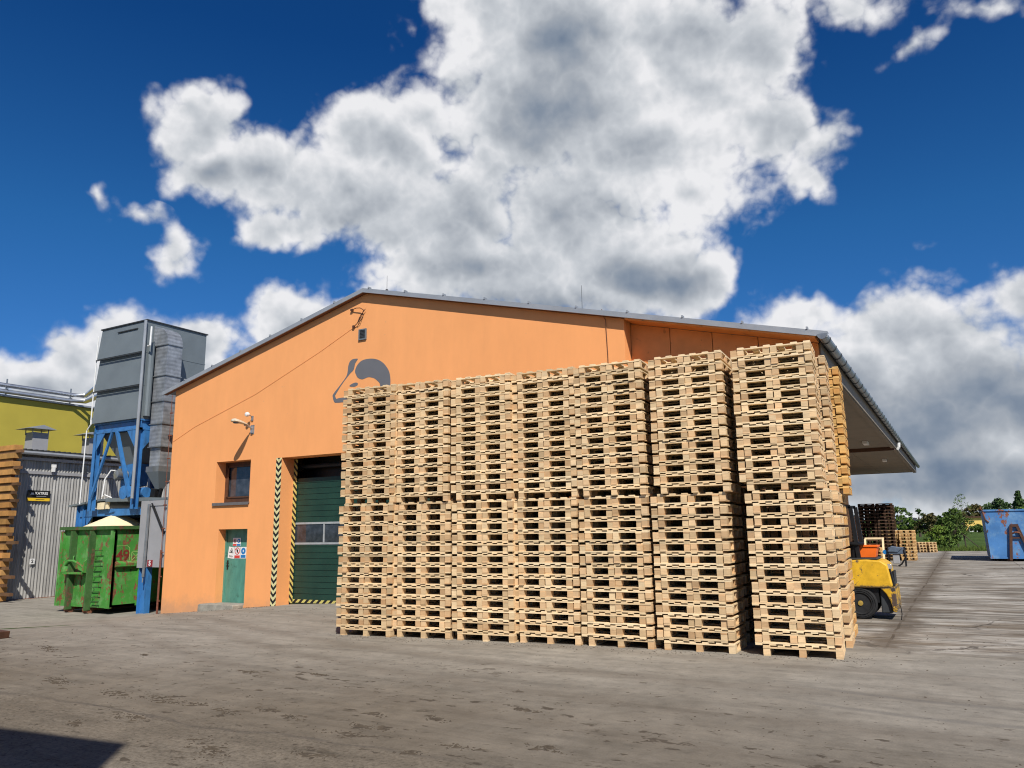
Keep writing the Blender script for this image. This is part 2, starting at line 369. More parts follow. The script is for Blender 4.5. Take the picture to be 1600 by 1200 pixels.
M['rim'] = simple('rim_steel', (.05, .05, .05), .6, .3, .5, 14)
M['hub'] = simple('hub_yellow', (.45, .30, .06), .6, .2, .4, 12)
M['chrome'] = simple('lamp_glass', (.6, .6, .6), .2, .5, .3, 10)
M['bluegrey'] = simple('machine_bluegrey', (.12, .16, .22), .5, .2, .3, 6)
def stripes(kind):
    def fn(N, b):
        p = objco(N); s_ = N.n('ShaderNodeSeparateXYZ', {0: p})
        if kind == 'chev': t_ = N.m('ADD', s_.outputs[2], N.m('MULTIPLY', N.m('ABSOLUTE', s_.outputs[0]), -1.0))
        elif kind == 'vert': t_ = N.m('ADD', s_.outputs[2], N.m('MULTIPLY', s_.outputs[0], 1.1))
        else: t_ = N.m('ADD', s_.outputs[0], N.m('MULTIPLY', s_.outputs[2], -1.1))
        per = .165 if kind != 'hor' else .20
        f = N.m('FRACT', N.m('DIVIDE', N.m('ADD', t_, 50.0), per))
        c = N.mix(N.m('GREATER_THAN', f, .5), (.74, .70, .36) if kind == 'chev' else (.62, .55, .16), (.014, .014, .016))
        c = mul(N, c, N.ramp(N.noise(p, 14, 6, .7), [(.3, .6), (.6, 1.05)]))
        setc(N, b, c)
    return fn
M['chevron'] = mat('hazard_chevron', stripes('chev'), rough=.6)
M['hazard_v'] = mat('hazard_vertical', stripes('vert'), rough=.6)
M['hazard_h'] = mat('hazard_horizontal', stripes('hor'), rough=.6)

# ------------------------------------------------------------------ ground
def sstep(a, b, x):
    t = min(1, max(0, (x-a)/(b-a))); return t*t*(3-2*t)
def gz(x, y):
    return -.5*sstep(-13, -21.5, x)*sstep(4, 12, y)
def axis_pts(dense, far):
    return sorted(set([round(v, 3) for v in dense] + far))
def sheet(xs, ys, dz, hf=gz):
    vs = [(x, y, hf(x, y)+dz) for y in ys for x in xs]; n = len(xs)
    fs = [(j*n+i, j*n+i+1, (j+1)*n+i+1, (j+1)*n+i) for j in range(len(ys)-1) for i in range(n-1)]
    return vs, fs
def field_fn(N, b):
    p = posw(N)
    n = N.noise(p, .35, 8, .65); n2 = N.noise(p, 3, 8, .7); n3 = N.noise(N.v('MULTIPLY', p, (.3, 1, 1)), .04, 4, .6)
    c = N.mix(N.ramp(n, [(.35, 0), (.65, 1)]), (.045, .085, .016), (.10, .155, .035))
    c = mul(N, c, N.ramp(n2, [(.3, .6), (.7, 1.25)]))
    c = mul(N, c, N.ramp(n3, [(.35, .75), (.65, 1.15)]))
    setc(N, b, c); bump(N, b, n2, .8, .15)
M['field'] = mat('field_grass', field_fn, rough=.95, spec=.1)
xs = axis_pts([-60+4*i for i in range(31)], [-4000, -1500, -600, -300, -150, -90, 90, 150, 300, 600, 1500, 4000])
ys = axis_pts([-20+4*i for i in range(22)], [-4000, -1000, -300, -80, 100, 150, 250, 500, 1000, 2500, 5000])
def gz_low(x, y): return gz(x, y) - (.06 if -58 < x < 58 and -18 < y < 60.5 else 0)
g = MB(); vs, fs = sheet(xs, ys, 0, gz_low); g.add(vs, fs)
tag(g.build('ground', M['field']), 'grassy open land round the yard', None, None, 'structure')

def yard_fn(N, b):
    p = posw(N); s_ = N.n('ShaderNodeSeparateXYZ', {0: p}); X, Y = s_.outputs[0], s_.outputs[1]
    p2 = N.n('ShaderNodeCombineXYZ', {0: X, 1: Y, 2: 0.0}).outputs[0]
    big = N.noise(p2, .22, 6, .6)
    c = N.mix(N.ramp(N.m('ADD', N.m('MULTIPLY', big, .6), N.m('MULTIPLY', N.smooth(Y, 4, 11), .38)), [(.30, 0), (.66, 1)]), (.190, .158, .118), (.310, .282, .235))
    mid = N.noise(p2, 1.7, 9, .68)
    c = mul(N, c, N.ramp(mid, [(.32, .80), (.68, 1.10)]))
    # long scuffs left by turning tyres: noise stretched along the driving direction
    def scuff(ang, sx, sy, sc_):
        q = N.n('ShaderNodeMapping', {'Vector': p2, 'Rotation': (0, 0, ang), 'Scale': (sx, sy, 1)}).outputs[0]
        q = N.v('ADD', q, N.v('MULTIPLY', N.noise(p2, .25, 2, .5, 'Color'), (1.6, 1.6, 0)))
        return N.noise(q, sc_, 8, .65)
    s1 = scuff(R_(-12), .22, 2.2, 1.5); s2 = scuff(R_(-38), .2, 2.5, 1.1)
    c = mul(N, c, N.ramp(s1, [(.36, .84), (.52, 1.01), (.75, 1.06)]))
    c = mul(N, c, N.ramp(s2, [(.32, .86), (.5, 1.01)]))
    m3 = N.noise(p2, 5.5, 9, .72)
    c = mul(N, c, N.ramp(m3, [(.34, .82), (.5, 1.0), (.68, 1.09)]))
    # bright dusty patch by the far left
    # concrete slab part to the right: joints, stained streaks
    slab = N.m('MULTIPLY', N.smooth(N.m('ADD', X, N.m('MULTIPLY', mid, .7)), -2.6, -2.2), N.smooth(N.m('ADD', Y, N.m('MULTIPLY', mid, 3.0)), 13.2, 14.2))
    q = N.v('ADD', p2, N.v('MULTIPLY', N.v('SUBTRACT', N.noise(p2, 1.3, 5, .65, 'Color'), (.5, .5, .5)), (.16, .16, 0)))
    q = N.v('ADD', q, (1.1+30, -15.0+60, 0))
    q = N.v('ADD', q, N.v('MULTIPLY', N.v('SUBTRACT', N.noise(p2, .12, 2, .5, 'Color'), (.5, .5, .5)), (0, .9, 0)))
    br = N.n('ShaderNodeTexBrick', {'Vector': q, 'Color1': (1, 1, 1, 1), 'Color2': (.80, .79, .77, 1), 'Mortar': (.16, .13, .10, 1), 'Scale': 1.0, 'Mortar Size': .030, 'Mortar Smooth': .5, 'Brick Width': 3.0, 'Row Height': 1.5, 'Bias': 0.0}, offset=0.0).outputs['Color']
    s3 = scuff(0, .30, 1.5, 1.3)
    cs = N.mix(N.ramp(s3, [(.40, 0), (.58, 1)]), (.195, .160, .120), (.46, .43, .38))
    s5 = scuff(R_(6), .5, 2.6, 2.0)
    cs = mul(N, cs, N.ramp(s5, [(.38, .62), (.52, 1.05)]))
    s4 = N.noise(p2, .5, 9, .7)
    cs = mul(N, cs, N.ramp(s4, [(.35, .70), (.6, 1.1)]))
    crk = N.n('ShaderNodeTexVoronoi', {'Vector': N.v('ADD', p2, N.v('MULTIPLY', N.noise(p2, 2, 5, .7, 'Color'), (.8, .8, 0))), 'Scale': .38}, feature='DISTANCE_TO_EDGE').outputs['Distance']
    crm = N.m('MULTIPLY', N.smooth(crk, .014, .004), N.ramp(N.noise(p2, .3, 3, .5), [(.48, 0), (.58, 1)]))
    jj = N.mix(N.ramp(N.noise(p2, .9, 6, .65), [(.38, .0), (.56, 1)]), (1, 1, 1), br)
    cs = mul(N, cs, jj)
    dj = N.m('ADD', N.m('ABSOLUTE', N.m('ADD', X, N.m('ADD', 1.1, N.m('MULTIPLY', N.m('SUBTRACT', N.noise(p2, .35, 3, .5), .5), .5)))), N.m('MULTIPLY', N.m('SUBTRACT', N.noise(p2, 1.6, 8, .7), .5), 1.2))
    cs = N.mix(N.m('MULTIPLY', N.smooth(dj, .45, .02), .75), cs, (.12, .095, .07))
    cs = N.mix(N.m('MULTIPLY', crm, .8), cs, (.06, .05, .04))
    c = N.mix(slab, c, cs)
    # old trench seam across the foreground
    dd = N.m('ABSOLUTE', N.m('ADD', N.m('SUBTRACT', Y, N.m('ADD', 5.13, N.m('MULTIPLY', X, .018))), N.m('MULTIPLY', N.m('SUBTRACT', N.noise(p2, .7, 6, .6), .5), .7)))
    seam = N.m('MULTIPLY', N.smooth(dd, .05, .005), N.m('MULTIPLY', N.smooth(N.m('ADD', X, N.m('MULTIPLY', mid, 1.0)), .6, -1.6), N.ramp(mid, [(.4, .25), (.6, .8)])))
    c = N.mix(seam, c, (.10, .085, .07))
    # south of the seam the surface is rough exposed aggregate
    ag = N.noise(p2, 26, 5, .75)
    south = N.smooth(N.m('SUBTRACT', N.m('ADD', 5.13, N.m('MULTIPLY', N.noise(p2, .7, 6, .6), .5)), Y), -.1, .6)
    c = mul(N, c, N.mix(N.m('MULTIPLY', south, .85), (1, 1, 1), N.ramp(ag, [(.36, .55), (.5, 1.0), (.66, 1.25)])))
    # compressed dirt and bark stains
    st = N.noise(N.n('ShaderNodeMapping', {'Vector': p2, 'Rotation': (0, 0, R_(-15)), 'Scale': (.6, 1.5, 1)}).outputs[0], 3.2, 10, .72)
    near = N.smooth(Y, 8.5, 5.5)
    st = N.m('ADD', st, N.m('MULTIPLY', near, .02))
    c = N.mix(N.ramp(st, [(.61, 0), (.66, .75)]), c, (.085, .068, .048))
    band = N.ramp(N.noise(N.n('ShaderNodeMapping', {'Vector': p2, 'Rotation': (0, 0, R_(-14)), 'Scale': (.35, 1.0, 1)}).outputs[0], .9, 4, .6), [(.50, 0), (.62, 1)])
    sp = N.noise(N.n('ShaderNodeMapping', {'Vector': p2, 'Rotation': (0, 0, R_(25)), 'Scale': (.75, 1.3, 1)}).outputs[0], 6.5, 7, .62)
    spm = N.m('MULTIPLY', N.smooth(N.m('ADD', sp, N.m('MULTIPLY', band, .065)), .628, .652), N.smooth(Y, 10.5, 7.0))
    c = N.mix(N.m('MULTIPLY', spm, .85), c, (.072, .056, .040))
    # long soft bands where the trucks swing round
    for a0, a1, a2, wd, st_ in ((8.9, .10, .020, .34, .30), (7.4, .06, .022, .28, .26), (10.2, -.02, .012, .30, .22), (6.2, .02, .018, .25, .24), (12.4, .30, -.010, .30, .20)):
        yy = N.m('ADD', a0, N.m('MULTIPLY', X, N.m('ADD', a1, N.m('MULTIPLY', X, a2))))
        e_ = N.m('ADD', N.m('ABSOLUTE', N.m('SUBTRACT', Y, yy)), N.m('MULTIPLY', N.noise(p2, 1.4, 6, .65), .45))
        c = N.mix(N.m('MULTIPLY', N.smooth(e_, wd+.24, wd*.4+.1), st_), c, (.125, .10, .075))
    # two dark tyre lines
    for y0, sl, w_ in ((8.75, .45, .05), (8.0, .42, .05)):
        e_ = N.m('ABSOLUTE', N.m('SUBTRACT', Y, N.m('ADD', y0, N.m('MULTIPLY', N.m('MULTIPLY', X, X), .12))))
        e_ = N.m('ADD', e_, N.m('MULTIPLY', N.noise(p2, 2.5, 5, .6), .07))
        c = N.mix(N.m('MULTIPLY', N.smooth(e_, .13, .05), N.m('MULTIPLY', N.smooth(X, -2.2, -1.0), .45)), c, (.15, .14, .125))
    fine = N.noise(p2, 60, 3, .7)
    c = mul(N, c, N.ramp(fine, [(.3, .88), (.7, 1.1)]))
    spk = N.noise(p2, 13, 3, .6)
    c = N.mix(N.ramp(spk, [(.70, 0), (.73, .7)]), c, (.10, .085, .065))
    setc(N, b, c)
    hh = N.m('ADD', N.m('MULTIPLY', mid, .5), N.m('ADD', N.m('MULTIPLY', ag, .35), N.m('MULTIPLY', st, .3)))
    bump(N, b, hh, .55, .02)
M['yard'] = mat('yard_concrete', yard_fn, rough=.92, spec=.2)
xs = axis_pts([-57+1.5*i for i in range(77)], []); ys = axis_pts([-18+1.5*i for i in range(54)], [])
ys = [y for y in ys if y < 61.2] + [61.7]
g = MB(); vs, fs = sheet(xs, ys, .004); g.add(vs, fs)
tag(g.build('yard', M['yard']), 'worn concrete and asphalt yard', None, None, 'structure')

# ------------------------------------------------------------------ warehouse
YF = 14.4
def rz_(x): return 7.70 - .2475*abs(x + 12.4)            # roof surface height
def wt_(x): return rz_(x) - .09
wh = empty('warehouse', (-12.4, YF, 0), 'long orange plastered hall with a grey pitched roof and a canopy on its right side', 'warehouse')
OFF = Vector((-12.4, YF, 0))
def wb(mb, name, mats, parent=wh, **k):
    """build in world coordinates as a part of the hall (or of one of its parts)"""
    o = mb.build(name, mats, parent, loc=(0, 0, 0), **k)
    base = OFF if parent is wh else Vector((0, 0, 0))
    o.location = -base
    return o
w = MB()
def wseg(x0, x1, z0, z1=None, y0=YF, y1=YF+.45):
    if z1 is None: w.prism([(x0, z0), (x1, z0), (x1, wt_(x1)), (x0, wt_(x0))], y0, y1)
    else: w.prism([(x0, z0), (x1, z0), (x1, z1), (x0, z1)], y0, y1)
wseg(-19.54, -17.60, -.8)
wseg(-17.60, -17.37, -.8, 2.53); wseg(-17.37, -16.26, -.8, -.10); wseg(-17.37, -16.26, 1.84, 2.53)
wseg(-17.60, -16.26, 3.66)
wseg(-16.26, -15.12, -.8)
wseg(-15.12, -12.4, 3.64); wseg(-12.4, -10.3, 3.64)
wseg(-10.3, -5.56, -.8)
w.box(-19.54, -19.2, YF+.45, 49, -.8, wt_(-19.2))
w.box(-5.8, -5.56, YF+.45, 49, -.2, 4.95)
w.box(-19.2, -5.8, 48.7, 49, -.8, 5.3)
wall = wb(w, 'wall', M['plaster'])
# roof
r = MB()
for x0, x1 in ((-19.93, -12.4), (-12.4, -1.80)):
    r.prism([(x0, rz_(x0)-.04), (x1, rz_(x1)-.04), (x1, rz_(x1)), (x0, rz_(x0))], 14.28, 49.4)
for i in range(90):      # standing seams
    y = 14.5 + i*.39
    for x0, x1 in ((-19.93, -12.45), (-12.35, -1.8)):
        r.prism([(x0, rz_(x0)), (x1, rz_(x1)), (x1, rz_(x1)+.025), (x0, rz_(x0)+.025)], y, y+.02)
roof = wb(r, 'roof', M['roof'])
e = MB()
for x0, x1 in ((-19.95, -12.4), (-12.4, -1.70)):
    e.prism([(x0, rz_(x0)-.09), (x1, rz_(x1)-.09), (x1, rz_(x1)+.018), (x0, rz_(x0)+.018)], 14.245, 14.277)
    e.prism([(x0, rz_(x0)+.003), (x1, rz_(x1)+.003), (x1, rz_(x1)+.022), (x0, rz_(x0)+.022)], 14.278, 14.40)
for i in range(16):
    x = -19 + i*1.13; e.box(x, x+.03, 14.23, 14.34, rz_(x)+.015, rz_(x)+.06)
wb(e, 'verge', M['verge'])
e = MB()
for x0, x1 in ((-19.92, -12.4), (-12.4, -5.5)):
    e.prism([(x0, rz_(x0)-.085), (x1, rz_(x1)-.085), (x1, rz_(x1)-.045), (x0, rz_(x0)-.045)], 14.28, 14.395)
wb(e, 'eaves_board', M['fascia'])
e = MB()
e.prism([(-5.5, rz_(-5.5)-.12), (-1.92, rz_(-1.92)-.12), (-1.92, rz_(-1.92)-.045), (-5.5, rz_(-5.5)-.045)], 14.28, 14.74)
xs_ = [-5.555, -4.72, -3.87, -3.0, -1.93]
for a, b_ in zip(xs_, xs_[1:]):
    e.prism([(a+.007, 4.70), (b_-.007, 4.70), (b_-.007, rz_(b_)-.125), (a+.007, rz_(a)-.125)], 14.75, 14.80)
e.box(-5.555, -1.93, 14.81, 14.85, 4.70, 4.95)
wb(e, 'gable_cladding', M['cladding'])
e = MB()
for k in range(12):
    y0 = 14.86 + k*2.85; e.box(-5.55, -3.68, y0, y0+2.84, 4.70, 4.72); e.box(-3.67, -1.93, y0, y0+2.84, 4.70, 4.72)
e.box(-1.925, -1.90, 14.80, 49.2, 4.66, 5.0); e.box(-5.5, -1.9, 49.06, 49.12, 4.68, 4.95)
e.box(-2.06, -1.93, 14.86, 49.05, 4.64, 4.70)
wb(e, 'soffit', M['soffit'])
e = MB(); e.box(-5.5, -1.93, 33.0, 33.12, 4.56, 4.70); wb(e, 'canopy_beam', M['dark_brown'])
g = MB()
prof = [(-1.79 + .085*math.cos(a), 5.03 + .10*math.sin(a)) for a in [math.pi + math.pi*i/8 for i in range(9)]]
prof += [(x*.88 + -1.79*.12, z + .006) for x, z in reversed(prof)]
g.prism(prof, 14.22, 49.5); g.prism([(x, z) for x, z in prof[:9]], 14.2, 14.22)
gut = wb(g, 'gutter', M['gutter'])
pr = [(-1.79 + .098*math.cos(a), 5.03 + .113*math.sin(a)) for a in [math.pi + math.pi*i/8 for i in range(9)]]
pr += [(x*.92 - 1.79*.08, z+.008) for x, z in reversed(pr)]
g = MB(); g.prism(pr, 0, .03); o = g.build('gutter_bracket', M['silo_dark'], gut, loc=(0, 14.6, 0))
for k in range(1, 46):
    o2 = o.copy(); o2.location.y = 14.6 + .76*k; link(o2, gut)
g = MB(); g.tube([(-1.80, 33.3, 4.86), (-1.80, 33.3, 4.70), (-1.86, 33.3, 4.60)], [.075, .06, .05], 10); g.build('outlet', M['white'], gut)
# lightning rods on the roof
for x, y, hgt in ((-12.4, 15.2, .62), (-7.2, 16.0, .95), (-12.4, 22, .6)):
    g = MB(); z = rz_(x); g.tube([(x, y, z), (x, y, z+hgt)], [.007, .004], 5); g.box(x-.06, x+.06, y-.06, y+.06, z, z+.07)
    g.box(x-.025, x+.025, y-.025, y+.025, z+.17, z+.24)
    wb(g, 'lightning_rod', M['black'])
# window
wn = MB(); YW = 14.72
wn.box(-17.60, -17.49, YW, YW+.08, 2.56, 3.66); wn.box(-16.37, -16.26, YW, YW+.08, 2.56, 3.66)
wn.box(-17.49, -16.37, YW, YW+.08, 3.56, 3.66); wn.box(-17.49, -16.37, YW, YW+.08, 2.56, 2.68)
wn.box(-17.49, -17.45, YW-.02, YW, 2.68, 3.56); wn.box(-16.41, -16.37, YW-.02, YW, 2.68, 3.56)
wn.box(-17.49, -16.37, YW-.02, YW, 2.68, 2.72); wn.box(-17.49, -16.37, YW-.02, YW, 3.52, 3.56)
win = wb(wn, 'window', M['dark_brown'])
g = MB(); g.box(-17.47, -16.39, YW+.03, YW+.05, 2.70, 3.54); g.build('pane', M['glass'], win)
g = MB(); g.box(-17.64, -16.24, YF-.05, YF+.30, 2.505, 2.545); g.box(-17.64, -16.24, YF-.05, YF-.035, 2.47, 2.505); g.build('sill', M['grey_sill'], win)
# green door
d = MB(); YD = 14.66
d.box(-17.31, -16.32, YD, YD+.05, -.09, 1.79)
door = wb(d, 'door', M['door_green'])
g = MB(); g.box(-17.37, -17.31, YD-.02, YD+.06, -.09, 1.84); g.box(-16.32, -16.26, YD-.02, YD+.06, -.09, 1.84); g.box(-17.31, -16.32, YD-.02, YD+.06, 1.79, 1.84)
g.build('frame', M['door_green'], door)
g = MB(); g.box(-17.27, -17.22, YD-.012, YD, .78, 1.02); g.tube([(-17.245, YD-.01, .95), (-17.245, YD-.06, .95), (-17.14, YD-.06, .945)], .012, 6); g.build('handle', M['black'], door)
g = MB(); g.prism([(-17.62, -.4), (-16.28, -.4), (-16.28, -.085), (-16.31, -.068), (-17.55, -.075), (-17.6, -.1)], YF-.34, YF+.24)
o = wb(g, 'door_step', M['concrete'], bevel=.015)
# sectional gate
g = MB(); YG = 14.86
zz = [-.03, .26, .55, .84, 1.12, 1.40]
def ribs(z0, z1):
    z = z0
    while z < z1 - .01:
        zt = min(z1, z+.145)
        g.box(-15.3, -10.1, YG+.004, YG+.05, z, zt-.012); g.box(-15.3, -10.1, YG+.018, YG+.05, zt-.012, zt); z = zt
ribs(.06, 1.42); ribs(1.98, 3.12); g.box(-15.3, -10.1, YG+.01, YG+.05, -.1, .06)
gate = wb(g, 'sectional_gate', M['gate_green'])
g = MB(); g.box(-15.3, -10.1, YG+.5, YG+.56, 3.0, 3.9); g.box(-15.3, -10.1, YG+.052, YG+.5, 3.06, 3.08); g.build('lintel_shade', M['black'], gate)  # black sheets stand in for the lintel's shadow above the shortened gate
g = MB(); g.tube([(-15.3, YG+.3, 3.45), (-10.1, YG+.3, 3.45)], .06, 8); g.build('spring_shaft', M['silo_dark'], gate)
g = MB(); g.box(-15.3, -10.1, YG, YG+.04, 1.42, 1.47); g.box(-15.3, -10.1, YG, YG+.04, 1.93, 1.98)
for x in (-15.3, -15.13, -14.02, -12.9, -11.8, -10.7): g.box(x-.02, x+.02, YG, YG+.04, 1.47, 1.93)
g.build('window_frame', M['gate_trim'], gate)
g = MB(); g.box(-15.3, -10.1, YG+.02, YG+.035, 1.47, 1.93); g.build('pane', M['glass'], gate)
def local_box(name, m, x, y, z0, w_, dp, h_, parent):
    q = MB(); q.box(-w_/2, w_/2, 0, dp, 0, h_); o = q.build(name, m, parent, loc=Vector((x, y, z0)) - (OFF if parent is wh else Vector((0, 0, 0)))); return o
local_box('bottom_stripe', M['hazard_h'], -12.7, YG-.012, -.02, 5.2, .012, .08, gate)
local_box('hazard_tape', M['chevron'], -15.215, YF-.006, -.12, .19, .006, 3.76, wh)
local_box('hazard_tape', M['hazard_v'], -15.055, YF+.435, -.04, .12, .012, 3.66, wh)
# painted emblem: an animal's head in profile, three grey shapes
def spline(pts, n=5):
    out = []
    for i in range(len(pts)):
        p0, p1, p2, p3 = (Vector((*pts[(i+k) % len(pts)], 0)) for k in (-1, 0, 1, 2))
        for j in range(n):
            t = j/n; q = .5*((2*p1) + (p2-p0)*t + (2*p0-5*p1+4*p2-p3)*t*t + (3*p1-p0-3*p2+p3)*t**3); out.append((q.x, q.y))
    return out
EA = [(-12.63, 5.95), (-12.72, 5.97), (-12.82, 5.96), (-12.9, 5.9), (-12.94, 5.79), (-12.95, 5.68), (-13.0, 5.54), (-13.22, 5.32), (-13.41, 5.14), (-13.42, 5.06), (-13.37, 4.94), (-13.29, 4.91), (-12.97, 4.90), (-12.6, 4.9), (-12.94, 5.01), (-13.21, 5.02), (-13.3, 5.01), (-13.34, 5.08), (-13.32, 5.13), (-13.12, 5.37), (-12.89, 5.59), (-12.76, 5.69), (-12.71, 5.85)]
EB = [(-12.71, 5.65), (-12.67, 5.76), (-12.57, 5.86), (-12.43, 5.91), (-12.2, 5.91), (-12.0, 5.86), (-11.84, 5.77), (-11.72, 5.65), (-11.63, 5.51), (-11.59, 5.33), (-11.59, 5.13), (-11.6, 4.9), (-11.68, 4.75), (-11.92, 4.8), (-11.9, 5.08), (-11.91, 5.24), (-11.99, 5.33), (-12.11, 5.41), (-12.27, 5.45), (-12.39, 5.43), (-12.49, 5.42), (-12.62, 5.48), (-12.68, 5.57)]
EC = [(-12.88, 5.29), (-12.8, 5.34), (-12.68, 5.36), (-12.61, 5.33), (-12.63, 5.28), (-12.74, 5.26)]
e = MB()
for q in (EA, EB, EC): e.prism(spline(q), YF-.004, YF-.0005)
wb(e, 'painted_emblem', M['logo'])
# attic vent
g = MB()
for a in ((-12.60, -12.57, 6.42, 6.70), (-12.39, -12.36, 6.42, 6.70), (-12.57, -12.39, 6.67, 6.70), (-12.57, -12.39, 6.42, 6.45)): g.box(a[0], a[1], YF-.04, YF-.002, a[2], a[3])
v = wb(g, 'vent', M['silo'])
g = MB()
for i in range(6): g.box(-12.57, -12.39, YF-.03+.0, YF-.01, 6.455+i*.036, 6.480+i*.036)
g.box(-12.57, -12.39, YF-.008, YF-.003, 6.45, 6.67); g.build('louvre', M['silo_dark'], v)
# loose cable under the ridge, conductor at the corner
g = MB()
g.tube([(-12.82, 14.36, 7.25), (-12.67, 14.33, 7.26), (-12.53, 14.32, 7.24), (-12.42, 14.33, 7.17), (-12.44, 14.31, 7.09), (-12.52, 14.33, 7.03), (-12.56, 14.34, 6.94), (-12.64, 14.35, 6.86), (-12.76, 14.37, 6.80)], .011, 6)
g.tube([(-12.44, 14.34, 7.1), (-12.50, 14.3, 6.95), (-12.60, 14.32, 6.87), (-12.58, 14.35, 6.98), (-12.5, 14.33, 7.06), (-12.38, 14.35, 7.2)], .009, 6)
g.box(-12.87, -12.80, 14.34, 14.39, 7.22, 7.27); g.box(-12.80, -12.74, 14.35, 14.39, 6.77, 6.83)
wb(g, 'loose_cable', M['dark_brown'])
g = MB(); g.tube([(-12.78, 14.392, 6.79), (-13.91, 14.392, 6.30), (-16.2, 14.392, 5.42), (-18.6, 14.392, 4.72), (-19.5, 14.392, 4.36)], .004, 4)
wb(g, 'wall_wire', M['plaster'])
g = MB(); g.tube([(-19.60, 14.33, 5.72), (-19.60, 14.33, 2.6), (-19.60, 14.33, .9)], .009, 6)
g.tube([(-19.62, 14.34, 1.3), (-19.62, 14.34, -.45)], .028, 8)
for i in range(9): g.box(-19.64, -19.54, 14.32, 14.36, -.1+i*.66, -.07+i*.66)
wb(g, 'lightning_conductor', simple('rusty_rod', (.20, .07, .04), .7, 0, .4, 20))
g = MB(); g.tube([(-5.95, 14.38, 5.95), (-5.93, 14.385, 5.2), (-5.9, 14.385, 0)], .007, 6); g.tube([(-5.98, 14.26, 6.15), (-5.96, 14.3, 6.0), (-5.95, 14.38, 5.95)], .010, 6)
wb(g, 'lightning_conductor', M['fascia'])
for x, y in ((-2.7, 30.5), (-2.75, 39)):
    g = MB(); g.box(x-.08, x+.08, y-.35, y+.35, 4.60, 4.695); wb(g, 'canopy_lamp', M['white'])
OFF = Vector((0, 0, 0))

# safety notices on the door
def notice(name, x, z, w_, h_, items, label, rot=0):
    t = MB(); t.box(-w_/2, w_/2, -.004, 0, -h_/2, h_/2)
    root = t.build(name, M['white'], None, loc=(x, YD-.003, z)); root.rotation_euler[1] = rot
    tag(root, label, 'sign', 'safety notices on the green door')
    for nm, m, kind, a in items:
        q = MB()
        if kind == 'disc': q.lathe([(a[2], 0), (a[2], .002)], (a[0], -.0065, a[1]), 'y', 20)
        elif kind == 'ring':
            n = 24; R0, R1 = a[2], a[2]*.78
            vs = [(a[0]+rr*math.cos(2*math.pi*k/n), -.0075, a[1]+rr*math.sin(2*math.pi*k/n)) for rr in (R0, R1) for k in range(n)]
            q.add(vs, [(k, (k+1) % n, n+(k+1) % n, n+k) for k in range(n)])
            c_ = math.cos(.785)*R1; q.beam((a[0]-c_, -.0075, a[1]+c_), (a[0]+c_, -.0075, a[1]-c_), .002, R0*.2, up=(0, 0, 1))
        elif kind == 'bar': q.box(a[0]-a[2]/2, a[0]+a[2]/2, -.0065, -.0045, a[1]-a[3]/2, a[1]+a[3]/2)
        elif kind == 'tri':
            n = 3; vs = [(a[0]+rr*math.sin(2*math.pi*k/3), -.006, a[1]+rr*math.cos(2*math.pi*k/3)) for rr in (a[2], a[2]*.68) for k in range(3)]
            q.add(vs, [(k, (k+1) % n, n+(k+1) % n, n+k) for k in range(n)])
        elif kind == 'poly': q.prism([(a[0]+px, a[1]+pz) for px, pz in a[2]], -.0085, -.0066)
        q.build(nm, M[m], root)
man = [(-.012, -.03), (.012, -.03), (.02, .01), (.008, .03), (-.008, .03), (-.02, .01)]
notice('safety_notice', -16.93, 1.50, .30, .22, [('ring', 'red', 'ring', (-.075, .03, .055)), ('figure', 'signblack', 'poly', (-.075, .03, man)), ('disc', 'sblue', 'disc', (.075, .03, .055)), ('figure', 'white', 'poly', (.075, .03, man)), ('bar', 'red', 'bar', (-.075, -.075, .14, .05)), ('bar', 'sblue', 'bar', (.075, -.075, .14, .05))], 'white notice with red and blue round symbols, uppermost on the green door')
notice('safety_notice', -17.12, 1.22, .24, .30, [('triangle', 'signblack', 'tri', (0, .04, .095)), ('figure', 'signblack', 'poly', (0, .03, man)), ('bar', 'signblack', 'bar', (0, -.085, .15, .012)), ('bar', 'signblack', 'bar', (0, -.11, .12, .012))], 'tilted white notice with a triangle, lower left on the green door', .10)
notice('safety_notice', -16.89, 1.22, .22, .30, [('ring', 'red', 'ring', (0, .045, .095)), ('figure', 'signblack', 'poly', (0, .045, [(x*1.4, z*1.4) for x, z in man])), ('bar', 'red', 'bar', (0, -.105, .20, .07))], 'white notice with a red prohibition ring, lower middle on the green door')
notice('safety_notice', -16.66, 1.22, .22, .30, [('disc', 'sblue', 'disc', (0, .045, .085)), ('figure', 'white', 'poly', (0, .045, man)), ('bar', 'sblue', 'bar', (0, -.095, .18, .075))], 'white notice with a blue round symbol, lower right on the green door')

# wall lamp on its bracket
lp = empty('wall_lamp', (-16.25, YF, 4.50), 'beige street lamp head on a short arm above the brown window', 'lamp')
g = MB(); g.box(-.035, .035, -.05, 0, -.14, .06); g.box(-.06, .06, -.012, 0, -.16, .08); g.build('bracket', M['galv'], lp)
g = MB(); g.tube([(0, -.04, -.02), (0.0, -.12, .03), (.01, -.30, .05)], .022, 8); g.build('arm', M['galv'], lp)
def ell(u): return (.035+.075*math.sin(min(1, u*1.25)*math.pi*.5)) * (1 if u < .8 else math.sqrt(max(0, 1-((u-.8)/.2)**2)) )
h = MB(); n = 14; b0 = len(h.v)
for i in range(13):
    u = i/12; yy = -.20-.52*u; rw = max(.004, ell(u))
    for k in range(n):
        a = 2*math.pi*k/n; zq = math.sin(a)*rw*(.75 if math.sin(a) > 0 else .18); h.v.append((.01+math.cos(a)*rw, yy, .065+.05*u+zq))
for i in range(12):
    for k in range(n): h.f.append((i*n+k, i*n+(k+1) % n, (i+1)*n+(k+1) % n, (i+1)*n+k)); h.c.append((1, 1, 1)); h.mi.append(0)
h.f.append(tuple(range(n))); h.c.append((1, 1, 1)); h.mi.append(0)
